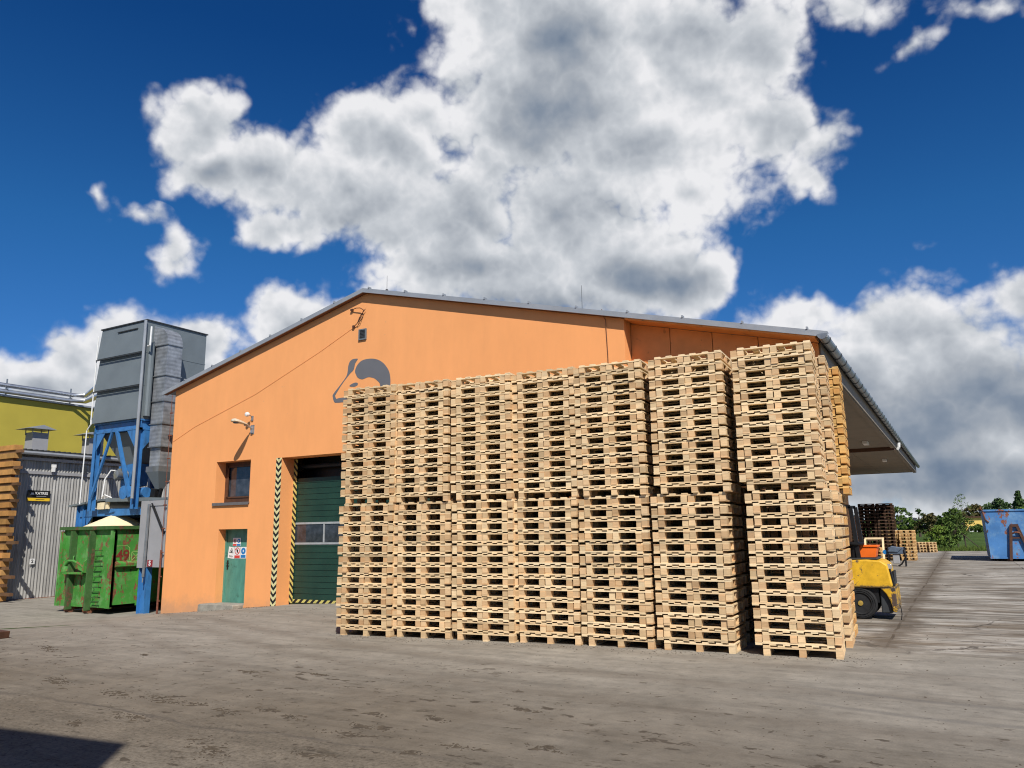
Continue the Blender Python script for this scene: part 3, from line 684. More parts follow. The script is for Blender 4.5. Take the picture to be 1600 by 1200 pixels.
h.build('lamp_head', simple('lamp_beige', (.62, .56, .42), .5, 0, .15, 12), lp, smooth=True)
g = MB(); g.lathe([(.01, -.03), (.065, -.022), (.075, 0)], (.01, -.58, .085), 'z', 14); o = g.build('diffuser', M['bluegrey'], lp)
sn = empty('floodlight', (-16.27, YF, 4.80), 'small round sensor lamp on the wall just above the street lamp head', 'lamp')
g = MB(); g.box(-.03, .03, -.03, 0, -.10, .03); g.tube([(0, -.02, 0), (0, -.14, .05)], .012, 6); g.build('bracket', M['galv'], sn)
g = MB(); g.lathe([(.02, 0), (.055, -.02), (.065, -.06), (.05, -.10), (.01, -.115)], (0, -.14, .05), 'y', 14); g.build('lamp_head', M['white'], sn, smooth=True)

# ------------------------------------------------------------------ pallets
PW, PD, BW = .98, .80, .088
TB = .018; ZB = .089; ZS = .107; ZT = .125
def tn(v=.16, pk=.05):
    a = 1 - rnd.random()*v; p = rnd.random()*pk
    return (a, a*(1-p), a*(1-p*1.6))
def deck_mb(g=None, T=None, tint=(1, 1, 1)):
    g = MB() if g is None else g
    def bx(*a):
        t = tn(.12, .05); t = tuple(t[i]*tint[i]*1.06 for i in range(3))
        if T is None: g.box(*a, tone=t)
        else:
            vs = [T @ Vector((x, y, z)) for z in (a[4], a[5]) for y in (a[2], a[3]) for x in (a[0], a[1])]
            g.add(vs, [(0, 2, 3, 1), (4, 5, 7, 6), (0, 1, 5, 4), (2, 6, 7, 3), (0, 4, 6, 2), (1, 3, 7, 5)], t)
    for y0, w_ in ((0, .10), (.35, .10), (.70, .10)):
        bx(rnd.uniform(-.003, .003), PW+rnd.uniform(-.003, .003), y0+rnd.uniform(-.004, .004), y0+w_, ZB+.0005, ZS-.0005)
    for k in range(6):
        x0 = k*(PW-BW)/5 + (rnd.uniform(-.01, .01) if 0 < k < 5 else 0)
        bx(x0, x0+BW, rnd.uniform(-.006, .004), PD+rnd.uniform(-.004, .006), ZS, ZT)
    return g
def runner_mb(g=None, T=None, x0=0, tint=(1, 1, 1)):
    g = MB() if g is None else g
    def bx(*a):
        t = tn(.30, .19); t = tuple(t[i]*tint[i]*(.93, .90, .87)[i] for i in range(3))
        if T is None: g.box(*a, t)
        else:
            vs = [T @ Vector((x, y, z)) for z in (a[4], a[5]) for y in (a[2], a[3]) for x in (a[0], a[1])]
            g.add(vs, [(0, 2, 3, 1), (4, 5, 7, 6), (0, 1, 5, 4), (2, 6, 7, 3), (0, 4, 6, 2), (1, 3, 7, 5)], t)
    bx(x0, x0+BW, rnd.uniform(-.003, .003), PD, 0, TB)
    for y0 in (0, .34, .68):
        j = rnd.uniform(-.005, .005) if y0 else rnd.uniform(-.002, .006)
        dx = rnd.uniform(-.003, .003)
        bx(x0+dx, x0+BW+dx, y0+j, y0+.12+j, TB+.0005, ZB)
    return g
decks = []; runners = []
for i in range(8): decks.append(deck_mb().build('deck', M['pine']))
for i in range(10): runners.append(runner_mb().build('runner', M['pine']))
decks_me = [o.data for o in decks]; run_me = [o.data for o in runners]
for o in decks + runners: bpy.data.objects.remove(o)
ORD = 'first second third fourth fifth sixth seventh eighth ninth tenth eleventh twelfth thirteenth fourteenth fifteenth sixteenth seventeenth eighteenth nineteenth twentieth twenty-first twenty-second twenty-third twenty-fourth twenty-fifth'.split()
SNAME = {1: 'leftmost front stack', 2: 'second front stack from the left', 3: 'third front stack from the left', 4: 'middle front stack', 5: 'third front stack from the right', 6: 'second front stack from the right', 7: 'rightmost front stack'}
def layers(z0, sz):
    """one tier: a single pallet, then twelve interlocked pairs; yields (z, flipped)"""
    yield z0, False
    z = z0 + ZT*sz
    for k in range(12):
        yield z + ZT*sz, True
        yield z + .036*sz, False
        z += .161*sz
TIERS = ((0.004, 1.054), (0.004+2.057*1.054+.001, .985))
def place(x, y, a, stack, tier, tdx=0):
    z0, sz = TIERS[tier]
    ca, sa = math.cos(a), math.sin(a)
    for n, (z, flip) in enumerate(layers(z0, sz)):
        pos = 'lowest' if n == 0 else 'topmost' if n == 24 else ORD[n]
        lab = ('upturned pale ' if flip else 'pale ') + 'pallet, ' + pos + ' of the ' + ('upper' if tier else 'lower') + ' tier, ' + SNAME[stack]
        jx, jy, ja = rnd.uniform(-.006, .006) + tdx, rnd.uniform(-.012, .012), rnd.uniform(-.006, .006)
        lx, ly = (jx - .097 if flip else jx), (jy + (PD if flip else 0))
        o = bpy.data.objects.new('pallet', None); o.empty_display_size = .1
        o.location = (x + lx*ca - ly*sa, y + lx*sa + ly*ca, z); o.scale = (1, 1, sz)
        o.rotation_euler = (math.pi if flip else 0, 0, a + ja)
        link(o); tag(o, lab, 'pallet', 'pallets of the tall front stacks')
        d_ = bpy.data.objects.new('deck', rnd.choice(decks_me)); link(d_, o)
        for k in range(3):
            r_ = bpy.data.objects.new('runner', rnd.choice(run_me)); r_.location.x = k*(PW-BW)/2; link(r_, o)
def bulk(g, x, y, a, tier, tdx=0, tint=(1, 1, 1)):
    z0, sz = TIERS[tier]
    for z, flip in layers(z0, sz):
        jx, jy, ja = rnd.uniform(-.006, .006) + tdx, rnd.uniform(-.012, .012), rnd.uniform(-.006, .006)
        T = Matrix.Translation((x, y, 0)) @ Matrix.Rotation(a, 4, 'Z') @ Matrix.Translation(((jx - .097 if flip else jx), (jy + (PD if flip else 0)), z)) @ Matrix.Rotation(ja, 4, 'Z') @ Matrix.Rotation(math.pi if flip else 0, 4, 'X') @ Matrix.Diagonal((1, 1, sz, 1))
        v = rnd.uniform(.82, 1.03); tt = tuple(v*c for c in tint)
        deck_mb(g, T, tt)
        for k in range(3): runner_mb(g, T, k*(PW-BW)/2, tt)
STK = {1: (-9.22, 10.25, 6), 2: (-8.17, 10.42, 6), 3: (-7.06, 10.53, 6), 4: (-6.03, 10.70, 4.5), 5: (-4.93, 10.80, 3), 6: (-3.80, 10.88, 2.5), 7: (-2.46, 10.95, 5)}
TDX = {1: .02, 2: -.035, 3: -.01, 4: .02, 5: .0, 6: .065, 7: -.06}
for s_i in range(2, 8):
    x, y, a = STK[s_i]
    place(x, y, R_(a), s_i, 0); place(x, y+rnd.uniform(-.02, .02), R_(a)+rnd.uniform(-.01, .01), s_i, 1, TDX[s_i])
g = MB()
x, y, a = STK[1]; bulk(g, x, y, R_(a), 0); bulk(g, x, y, R_(a), 1, .02)
for s_i in range(2, 8):
    x, y, a = STK[s_i]
    bulk(g, x-.07+(.05 if s_i == 7 else 0), y+1.10, R_(4), 0); bulk(g, x-.07+(.03 if s_i == 7 else 0), y+1.10, R_(4), 1)
for s_i in (5, 6, 7):
    x, y, a = STK[s_i]
    bulk(g, x-.10, y+2.12, R_(3), 0, tint=(1, .86, .62)); bulk(g, x+.02, y+2.12, R_(3), 1, tint=(1.0, .84, .52))
# pale stacks far across the yard
def far_stack(g, x, y, a, n, tint=(1, 1, 1), w_=1.0):
    n = round(n*.135/.166)
    for k in range(n):
        T = Matrix.Translation((x+.8*w_+rnd.uniform(-.02, .02), y, .01+k*.166)) @ Matrix.Rotation(a+math.pi/2, 4, 'Z') @ Matrix.Diagonal((w_, w_, 1.25, 1))
        v = rnd.uniform(.75, 1); tt = tuple(v*c for c in tint)
        deck_mb(g, T, tuple(c*1.1 for c in tt))  # lit deck edges and shaded openings put into the deck and runner tones
        for q in range(3): runner_mb(g, T, q*(PW-BW)/2, tuple(c*.8 for c in tt))
for dx in (0, .86): far_stack(g, -3.58+dx*.9, 44.2-dx*.1, R_(8), 11, (.95, .85, .66), .84); far_stack(g, -3.55+dx*.9, 45.2, R_(8), 11, (.9, .8, .62), .84)
far_stack(g, -4.25, 43.0, R_(8), 5, (.9, .8, .6), .9)
for k in range(2): far_stack(g, -2.62+.6*k, 58.3, R_(20), 5, (1, .95, .85), .6)
for k in range(3): far_stack(g, -6.1+.0*k, 50+1.2*k, R_(5), 17, (1, .85, .75))
for x_ in (-4.52, -3.72):
    for y_ in (45.0, 46.1): far_stack(g, x_+.05*(y_-45), y_, R_(8), 21, (.085, .07, .06), .82)
tag(g.build('stacked_pallets', M['pine']), 'pale pine pallets of the leftmost front stack, the rear rows and the far stacks', 'pallets', None, 'stuff')

far_dark = []
for i in range(4):
    q = MB(); deck_mb(q, None, (1.9, 1.8, 1.7))  # light caught by deck edges painted in: paler decks, darker runners
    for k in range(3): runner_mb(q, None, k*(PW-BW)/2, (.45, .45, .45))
    o = q.build('weathered_pallet', M['dark_wood']); far_dark.append(o.data); bpy.data.objects.remove(o)
for c_, (x, y) in enumerate(((-4.52, 43.9), (-3.72, 44.05))):
    for k in range(17):
        o = bpy.data.objects.new('weathered_pallet', rnd.choice(far_dark)); o.location = (x+.76+rnd.uniform(-.02, .02), y, .01+.168*k); o.rotation_euler[2] = R_(98); o.scale = (.9, .95, 1.27)
        link(o); tag(o, 'dark weathered pallet, ' + ORD[k] + ' from the ground, ' + ('left' if c_ == 0 else 'right') + ' stack behind the forklift', 'pallet', 'dark pallets behind the forklift')

def part(mb, name, m, root, **k):
    """build a part given in world coordinates under its thing"""
    o = mb.build(name, m, root, **k); o.location = -root.location if root.type == 'EMPTY' else (0, 0, 0); return o
def text_part(txt, size, name, m, root, mtx, ext=.002, bold=.0):
    cu = bpy.data.curves.new(name, 'FONT'); cu.body = txt; cu.size = size; cu.extrude = ext; cu.align_x = 'CENTER'; cu.align_y = 'CENTER'; cu.offset = bold
    to = bpy.data.objects.new(name, cu); COL.objects.link(to)
    dg = bpy.context.evaluated_depsgraph_get(); me = bpy.data.meshes.new_from_object(to.evaluated_get(dg))
    bpy.data.objects.remove(to); me.transform(mtx); me.materials.clear(); me.materials.append(m)
    o = bpy.data.objects.new(name, me); link(o, root)
    if root is not None and root.type == 'EMPTY': o.location = -root.location
    return o
def face_y(x, y, z): return Matrix.Translation((x, y, z)) @ Matrix.Rotation(math.pi/2, 4, 'X')          # reads from -Y
def face_x(x, y, z): return Matrix.Translation((x, y, z)) @ Matrix.Rotation(math.pi/2, 4, 'Z') @ Matrix.Rotation(math.pi/2, 4, 'X')   # reads from +X

# ------------------------------------------------------------------ filter tower
sl = empty('filter_tower', (-22.5, 15.6, -.45), 'tall grey sheet metal filter tower on blue steel legs', 'tower')
X0, X1, Y0, Y1 = -23.65, -21.35, 14.55, 16.75
g = MB()
for z0, z1 in ((5.22, 6.24), (6.27, 7.28), (7.31, 8.30)):
    o_ = .10
    vs = [(X0, Y0-o_, z0), (X1, Y0-o_, z0), (X1, Y1, z0), (X0, Y1, z0), (X0, Y0, z1), (X1, Y0, z1), (X1, Y1, z1), (X0, Y1, z1)]
    g.add(vs, [(3, 2, 1, 0), (4, 5, 6, 7), (0, 1, 5, 4), (1, 2, 6, 5), (2, 3, 7, 6), (3, 0, 4, 7)])
g.box(X0-.01, X1+.008, Y0+.01, Y1+.01, 6.24, 6.27); g.box(X0-.01, X1+.008, Y0+.01, Y1+.01, 7.28, 7.31)
part(g, 'casing', M['silo'], sl)
g = MB(); g.box(X0-.04, X1+.04, Y0-.04, Y1+.04, 8.30, 8.335)
for zz_ in (6.235, 7.275): g.box(X0-.02, X1-.02, Y0-.13, Y0-.095, zz_-.02, zz_+.012)
g.box(X0+.9, X0+1.9, Y0-.06, Y0-.0, 8.08, 8.11)
part(g, 'flange', M['silo_dark'], sl)
g = MB()      # right hand duct with its elbow
def ring(zs): pass
g.box(-21.27, -20.70, 14.86, 15.38, 4.35, 7.55); g.box(-21.24, -20.76, 14.9, 15.34, 3.68, 4.35)
el_ = [(-21.27, 7.55), (-20.70, 7.55)] + [(-21.25+.55*math.cos(a), 7.55+.55*math.sin(a)) for a in [math.pi/2*i/8 for i in range(1, 9)]] + [(-21.34, 8.10), (-21.34, 7.55)]
g.prism(el_, 14.86, 15.38)
g.box(-21.34, -21.30, 14.80, 15.44, 7.48, 8.16)
duct = part(g, 'duct', M['galv'], sl)
for z in (4.35, 5.05, 5.75, 6.55, 7.52): g = MB(); g.box(-21.30, -20.67, 14.83, 15.41, z-.015, z+.015); g.build('duct_flange', M['gutter'], duct)
g = MB(); g.box(-21.30, -20.70, 14.84, 15.40, 3.60, 3.76); g.build('duct_flange', M['gutter'], duct)
g = MB(); b0 = [(-21.28, 14.84, 3.6), (-20.70, 14.84, 3.6), (-20.70, 15.4, 3.6), (-21.28, 15.4, 3.6)]
c0 = [(-21.05, 15.04, 3.08), (-20.90, 15.04, 3.08), (-20.90, 15.2, 3.08), (-21.05, 15.2, 3.08)]
g.add(b0+c0, [(0, 1, 2, 3), (7, 6, 5, 4), (0, 4, 5, 1), (1, 5, 6, 2), (2, 6, 7, 3), (3, 7, 4, 0)])
g.build('duct_hopper', M['silo'], duct)
g = MB(); g.beam((-21.1, 15.1, 3.1), (-21.15, 15.1, 2.72), .22, .2); g.beam((-20.85, 15.1, 3.1), (-20.98, 15.1, 2.72), .08, .08)
part(g, 'duct_leg', M['black'], sl)
g = MB(); g.tube([(-21.30, 14.72, 5.3), (-21.30, 14.72, 7.6)], .10, 10); part(g, 'round_duct', M['silo'], sl)
g = MB(); g.tube([(-21.30, 14.46, 8.28), (-21.30, 14.46, 2.8)], .045, 8); part(g, 'downpipe', M['verge'], sl)
g = MB(); g.tube([(-23.70, 14.46, 8.1), (-23.70, 14.46, 5.35), (-23.62, 14.42, 5.2), (-23.78, 14.40, 5.0), (-23.80, 14.40, 2.7)], .019, 8)
g.tube([(-21.05, 14.5, 8.05), (-21.06, 14.5, 7.45), (-21.16, 14.5, 7.45)], .03, 6); part(g, 'cable_conduit', M['white'], sl)
for x, y in ((X0+.09, Y0+.09), (X1-.09, Y0+.09), (X0+.09, Y1-.09), (X1-.09, Y1-.09)):
    g = MB()
    g.box(x-.065, x+.065, y-.09, y-.07, 2.5, 4.95); g.box(x-.065, x+.065, y+.07, y+.09, 2.5, 4.95); g.box(x-.012, x+.012, y-.07, y+.07, 2.5, 4.95)
    part(g, 'leg', M['blue'], sl)
g = MB()
for a, b in (((X0, Y0+.06), (X1, Y0+.06)), ((X1-.06, Y0), (X1-.06, Y1)), ((X0+.06, Y0), (X0+.06, Y1)), ((X0, Y1-.06), (X1, Y1-.06))):
    g.beam((*a, 4.92), (*b, 4.92), .12, .06); g.beam((*a, 5.05), (*b, 5.05), .03, .22); g.beam((*a, 5.19), (*b, 5.19), .14, .05)
for s_, xx in ((1, X0+.18), (-1, X1-.18)): g.prism([(xx, 4.89), (xx+s_*.42, 4.89), (xx, 4.35)], Y0+.01, Y0+.03)
g.prism([(Y0+.18, 4.89), (Y0+.66, 4.89), (Y0+.18, 4.30)], X1-.03, X1-.01, axis='x')
part(g, 'ring_beam', M['blue'], sl)
for a, b in (((X0+.10, Y0+.02, 2.85), (-22.70, Y0+.02, 4.88)), ((-22.42, Y0, 4.88), (X1-.20, Y0, 2.85))):
    g = MB(); g.beam(a, b, .08, .095 if b[0] > -22 else .06, up=(0, 1, 0)); part(g, 'brace', M['blue'], sl)
g = MB(); b0 = [(-23.45, 14.72, 4.88), (-21.50, 14.72, 4.88), (-21.5, 16.6, 4.88), (-23.45, 16.6, 4.88)]
c0 = [(-22.80, 15.1, 3.84), (-22.25, 15.1, 3.84), (-22.25, 15.6, 3.84), (-22.80, 15.6, 3.84)]
g.add(b0+c0, [(0, 1, 2, 3), (7, 6, 5, 4), (0, 4, 5, 1), (1, 5, 6, 2), (2, 6, 7, 3), (3, 7, 4, 0)])
part(g, 'hopper', M['silo'], sl)
g = MB(); g.prism([(-22.88, 3.86), (-22.12, 3.92), (-22.26, 3.40), (-22.28, 3.26), (-22.72, 3.22), (-22.72, 3.5), (-22.86, 3.6)], 15.0, 15.6); part(g, 'rotary_valve', M['blue'], sl)
g = MB(); g.lathe([(.05, -.36), (.13, -.34), (.14, -.1), (.14, 0)], (-22.45, 14.98, 3.58), 'y', 14); g.lathe([(.07, -.22), (.08, 0)], (-22.68, 14.98, 3.50), 'y', 10)
g.box(-22.55, -22.38, 14.75, 14.9, 3.68, 3.76); part(g, 'motor', M['gutter'], sl, smooth=True)
g = MB(); g.lathe([(.02, -.26), (.21, -.24), (.21, .2), (.02, .22)], (-22.2, 15.0, 3.02), 'y', 18); g.lathe([(.16, 0), (.16, .62)], (-22.02, 15.0, 3.0), 'x', 14)
g.box(-22.35, -21.6, 14.8, 15.2, 2.80, 2.86); part(g, 'blower', M['blue'], sl, smooth=True)
g = MB(); g.tube([(-22.55, 14.8, 3.70), (-22.80, 14.7, 3.72), (-22.92, 14.6, 3.45), (-22.92, 14.55, 2.85)], .022, 7); g.tube([(-22.92, 14.55, 2.88), (-22.7, 14.5, 2.95), (-22.5, 14.6, 2.86)], .02, 7)
part(g, 'hose', M['white'], sl)

# ------------------------------------------------------------------ loading shelter
sh = empty('loading_shelter', (-22, 15.5, -.45), 'low flat roofed steel shelter under the filter tower beside the orange hall', 'shelter')
g = MB(); g.prism([(-25.05, 2.65), (-23.36, 2.80), (-23.36, 2.86), (-25.05, 2.71)], 14.78, 17.5); g.prism([(-23.05, 2.76), (-20.9, 2.72), (-20.9, 2.83), (-23.05, 2.87)], 14.76, 17.5); g.box(-23.36, -23.05, 15.0, 17.5, 2.80, 2.84)
g.prism([(-20.89, 2.71), (-19.62, 2.71), (-19.62, 2.78), (-20.89, 2.78)], 14.46, 17.5)
part(g, 'roof', M['silo'], sh)
g = MB(); g.box(-23.55, -23.0, 14.82, 14.88, 2.54, 2.75); part(g, 'junction_panel', M['sawdust'], sh)
g = MB(); g.box(-24.6, -20.75, 14.92, 15.02, 2.33, 2.56); g.box(-24.6, -24.5, 15.02, 17.4, 2.33, 2.56); g.box(-20.85, -20.75, 14.52, 17.4, 2.26, 2.5)
g.prism([(-24.45, 2.33), (-23.95, 2.33), (-24.45, 1.8)], 14.94, 14.98)
part(g, 'beam', M['blue'], sh)
for x, y in ((-20.50, 14.52), (-24.55, 14.97), (-20.50, 17.3), (-24.55, 17.3)):
    g = MB(); g.box(x-.17, x-.15, y-.09, y+.09, -.52, 2.7); g.box(x+.15, x+.17, y-.09, y+.09, -.52, 2.7); g.box(x-.15, x+.15, y-.012, y+.012, -.52, 2.7); part(g, 'post', M['blue'], sh)
g = MB(); g.box(-20.72, -20.36, 14.38, 14.42, .80, 2.70); g.box(-20.34, -19.60, 14.42, 14.44, .82, 2.55); g.box(-20.34, -19.6, 14.40, 14.44, 2.55, 2.70); part(g, 'side_panel', M['panel'], sh)
g = MB(); g.beam((-20.24, 14.40, 2.62), (-19.62, 14.40, 1.75), .03, .07, up=(0, 1, 0)); part(g, 'brace', M['black'], sh)
g = MB(); g.tube([(-20.33, 14.36, 2.60), (-20.37, 14.36, .55)], .04, 8); g.tube([(-20.37, 14.36, .55), (-20.37, 14.35, .40)], .018, 6); part(g, 'downpipe', M['gutter'], sh)
g = MB(); g.box(-24.6, -24.5, 15.3, 17.4, 1.9, 2.33); g.box(-24.0, -20.8, 17.3, 17.4, .5, 2.6); part(g, 'shade_back_panel', M['black'], sh)  # black sheets added to give the shelter its dark, shaded interior
q = MB(); q.box(-20.29, -20.07, 14.405, 14.418, .84, 1.02); sg = q.build('letter_sign', M['maroon'], None); tag(sg, 'small dark red sign with a white letter S on the grey panel', 'sign')
text_part('S', .19, 'letter', M['white'], sg, face_y(-20.18, 14.403, .925), bold=.006)

# ------------------------------------------------------------------ green roll-off container with sawdust
cg = empty('waste_container', (-22.6, 16.9, -.45), 'rusty green roll off container numbered 49, full of sawdust', 'container')
CX0, CX1, CY0, CY1, CZ0, CZ1 = -23.92, -21.32, 14.0, 20.0, -.30, 1.95
g = MB()
g.box(CX0+.05, CX1-.05, CY0+.06, CY1, CZ0, CZ0+.06)
g.box(CX0+.05, CX1-.05, CY0+.06, CY0+.10, CZ0, CZ1); g.box(CX0+.05, CX1-.05, CY1-.05, CY1, CZ0, CZ1)
g.box(CX0+.05, CX0+.09, CY0+.06, CY1, CZ0, CZ1); g.box(CX1-.09, CX1-.05, CY0+.06, CY1, CZ0, CZ1)
body = part(g, 'body', M['cont_green'], cg)
g = MB(); W_ = CX1-CX0
for f0, f1, d_ in ((0, .055, .09), (.955, 1.0, .09)): g.box(CX0+W_*f0, CX0+W_*f1, CY0+.06-d_, CY0+.10, CZ0-.02, CZ1-.08)
g.box(CX0+.02, CX1-.02, CY0+.03, CY0+.06, CZ0-.02, CZ0+.16)
for x0, x1 in ((CX0+W_*.38, CX0+W_*.42), (CX0+W_*.48, CX0+W_*.52)): g.prism([(x0-.03, CZ0+.16), (x1+.03, CZ0+.16), (x1+.03, .55), (x0-.03, .55)], CY0+.035, CY0+.06)
for k in range(7): g.box(CX1-.09, CX1, CY0+.0+.86*k+(.0 if k else .03), CY0+.10+.86*k, CZ0, CZ1-.08)
g.prism([(CX1-.05, .80), (CX1+.06, .84), (CX1+.06, .92), (CX1-.05, .99)], CY0+.1, CY1)
for k in range(7): g.box(CX0, CX0+.09, CY0+.86*k, CY0+.10+.86*k, CZ0, CZ1-.08)
part(g, 'ribs', M['cont_green'], cg)
g = MB(); g.box(CX0-.04, CX1+.05, CY0-.06, CY0+.10, CZ1-.05, CZ1+.05); g.box(CX0-.04, CX0+.10, CY0+.10, CY1, CZ1-.05, CZ1+.05); g.box(CX1-.09, CX1+.05, CY0+.10, CY1, CZ1-.05, CZ1+.05); g.box(CX0, CX1, CY1-.06, CY1+.04, CZ1-.04, CZ1+.04)
part(g, 'top_rail', M['post_green'], cg)
g = MB()   # lifting hook box
a, b = CX0+W_*.19, CX0+W_*.60
g.prism([(CY0+.05, 1.17), (CY0-.16, .99), (CY0-.20, .68), (CY0+.05, .62)], a, a+.05, axis='x'); g.prism([(CY0+.05, 1.17), (CY0-.16, .99), (CY0-.20, .68), (CY0+.05, .62)], b-.05, b, axis='x')
g.prism([(a+.05, .62), (b-.05, .62), (b-.05, .67), (a+.05, .67)], CY0-.20, CY0+.03)
g.add([(a+.05, CY0-.16, .98), (a+.30, CY0-.02, 1.16), (a+.22, CY0-.04, .70), (a+.05, CY0-.19, .68)], [(0, 1, 2, 3)])
g.tube([(a+.05, CY0-.13, .86), (a+.25, CY0-.15, 1.0), (a+.5, CY0-.16, 1.0), (a+.75, CY0-.15, .92), (b-.05, CY0-.13, .80)], .035, 8)
part(g, 'hook_box', M['cont_green'], cg)
for zr in (1.22, .93, .63, .33, .05, -.22):
    g = MB(); xa, xb = CX0+W_*.70, CX0+W_*.85
    g.tube([(xa+.02, CY0+.05, zr-.08), (xa, CY0-.07, zr-.08), (xb-.04, CY0-.07, zr-.07), (xb, CY0-.07, zr+.09), (xa+.04, CY0-.06, zr+.08), (xa, CY0-.07, zr-.08)], .013, 6)
    part(g, 'rung', M['post_green'], cg)
for x in (CX0+.62, CX0+1.55):
    g = MB(); g.box(x-.04, x+.04, CY0-.02, CY1, CZ0-.12, CZ0-.001); part(g, 'skid', M['rust'], cg)
    g = MB(); g.lathe([(.11, -.1), (.11, .1)], (x, CY0+.06, -.39), 'x', 14); part(g, 'roller', M['rust'], cg)
FX_ = CX1-.046
text_part('49', .42, 'painted_number', M['rust_paint'], cg, face_x(FX_, 14.36, 1.14), bold=.010)
g = MB()
def oline(pts, r=.009):
    for p, q in zip(pts, pts[1:]): g.beam((FX_, p[0], p[1]), (FX_, q[0], q[1]), .004, r*2, up=(0, 0, 1))
oline([(14.10, 1.42), (14.48, 1.42), (14.56, 1.36), (14.58, 1.0)]); oline([(14.64, 1.24), (14.90, 1.24), (14.90, .98), (14.64, .98), (14.64, 1.24), (14.90, .98)]); oline([(14.64, .98), (14.90, 1.24)])
part(g, 'painted_outline', M['pale_outline'], cg)
for f0, f1 in ((.255, .29), (.618, .643)):
    g = MB(); g.box(CX0+W_*f0, CX0+W_*f1, CY0-.12, CY0+.055, CZ0-.10, CZ1-.08); part(g, 'front_post', M['post_green'], cg)
# heap of sawdust
hp = MB(); nx, ny = 40, 70; rr = random.Random(3)
def hz(x, y):
    e = math.hypot((x+22.95)/1.05, (y-15.15)/1.15); h_ = 1.92 + max(0, .52-.52*e)
    h_ = max(h_, 1.92+max(0, .45-.45*math.hypot((x+22.6)/1.1, (y-17.6)/1.3)))
    ed = min(x-(CX0+.1), (CX1-.1)-x, y-(CY0+.11), (CY1-.06)-y); return h_ - max(0, .16-ed)*1.0 + rr.uniform(-.008, .008)
for j in range(ny+1):
    for i in range(nx+1):
        x = CX0+.10 + (W_-.20)*i/nx; y = CY0+.11 + (CY1-CY0-.18)*j/ny; hp.v.append((x, y, hz(x, y)))
for j in range(ny):
    for i in range(nx): hp.f.append((j*(nx+1)+i, j*(nx+1)+i+1, (j+1)*(nx+1)+i+1, (j+1)*(nx+1)+i)); hp.c.append((1, 1, 1)); hp.mi.append(0)
tag(hp.build('sawdust_heap', M['sawdust'], smooth=True), 'pale heap of sawdust inside the rusty green container', 'sawdust')

# ------------------------------------------------------------------ corrugated shed, olive building behind, pipes, vents
cs_ = empty('corrugated_shed', (-30, 22, -.5), 'weathered grey corrugated metal shed with a KATRES sign', 'shed')
def corr(x, y0, y1, z0, z1, pitch=.115, amp=.018, axis='x'):
    g = MB(); n = int((y1-y0)/pitch)*6
    pts = [(y0+(y1-y0)*i/n, amp*math.cos(2*math.pi*i/6)) for i in range(n+1)]
    vs = [(x+a, y, z) if axis == 'x' else (y, x+a, z) for z in (z0, z1) for y, a in pts]
    g.add(vs, [(i, i+1, n+1+i+1, n+1+i) for i in range(n)]); return g
part(corr(-30, 15.62, 36, -.55, 4.05), 'wall', M['corrugated'], cs_, smooth=True)
part(corr(-30.02, 15.62, 36, 4.16, 4.75), 'wall', M['corrugated'], cs_, smooth=True)
part(corr(15.55, -40, -30.1, -.55, 4.7, axis='y'), 'wall', M['corrugated'], cs_, smooth=True)
g = MB(); g.box(-30.03, -29.94, 15.5, 36, 4.05, 4.16); g.box(-30.06, -29.97, 15.5, 15.62, -.6, 4.75); part(g, 'trim', M['panel'], cs_)
g = MB(); g.box(-30.02, -29.93, 15.5, 36, -.62, -.48); part(g, 'base_rail', M['rust'], cs_)
g = MB(); g.prism([(-29.75, 4.86), (-36.4, 5.10), (-36.4, 5.15), (-29.75, 4.91)], 15.3, 36)
for k in range(100): y = 15.35+k*.207; g.prism([(-29.74, 4.91), (-36.4, 5.15), (-36.4, 5.19), (-29.74, 4.95)], y, y+.05)
part(g, 'roof', M['silo_dark'], cs_)
g = MB(); g.tube([(-29.72, 15.2, 4.80), (-29.72, 36, 4.80)], .07, 8); g.box(-29.98, -29.90, 15.4, 36, 4.55, 4.66); part(g, 'gutter', M['verge'], cs_)
for y, z in ((16.9, 4.16), (18.1, 4.16)):
    g = MB(); g.box(-29.9, -29.8, y-.04, y+.06, z, z+.20); g.box(-29.88, -29.82, y-.06, y+.1, z+.16, z+.28); part(g, 'floodlight', M['white'] if y < 17 else M['silo_dark'], cs_)
for y in (17.92, 20.35):
    vt = empty('roof_vent', (-33, y, 5.4), ('larger box' if y < 19 else 'half hidden') + ' grey roof vent under a thin cap on the corrugated shed' + (' behind the tower' if y > 19 else ''), 'roof vent', 'vents on the corrugated shed roof')
    g = MB(); g.box(-33.4, -32.85, y-.28, y+.36, 4.9, 6.0); part(g, 'housing', M['panel'], vt)
    g = MB(); g.prism([(y-.62, 6.12), (y+.55, 6.14), (y+.0, 6.30)], -33.6, -32.6, axis='x'); part(g, 'cap', M['verge'], vt)
    g = MB()
    for dx, dy in ((-.38, -.3), (-.38, .34), (.14, -.3), (.14, .34)): g.beam((-33+dx, y+dy, 5.9), (-33+dx, y+dy, 6.14), .03, .03)
    part(g, 'stay', M['gutter'], vt)
ol = empty('olive_building', (-37, 17, -.5), 'taller olive yellow hall behind the corrugated shed', 'building')
g = MB(); g.box(-60, -36.6, 2, 27, -.6, 7.93); part(g, 'wall', M['olive'], ol)
g = MB(); g.box(-60, -36.5, 1.9, 27.1, 7.94, 8.02); part(g, 'roof_edge', M['verge'], ol)
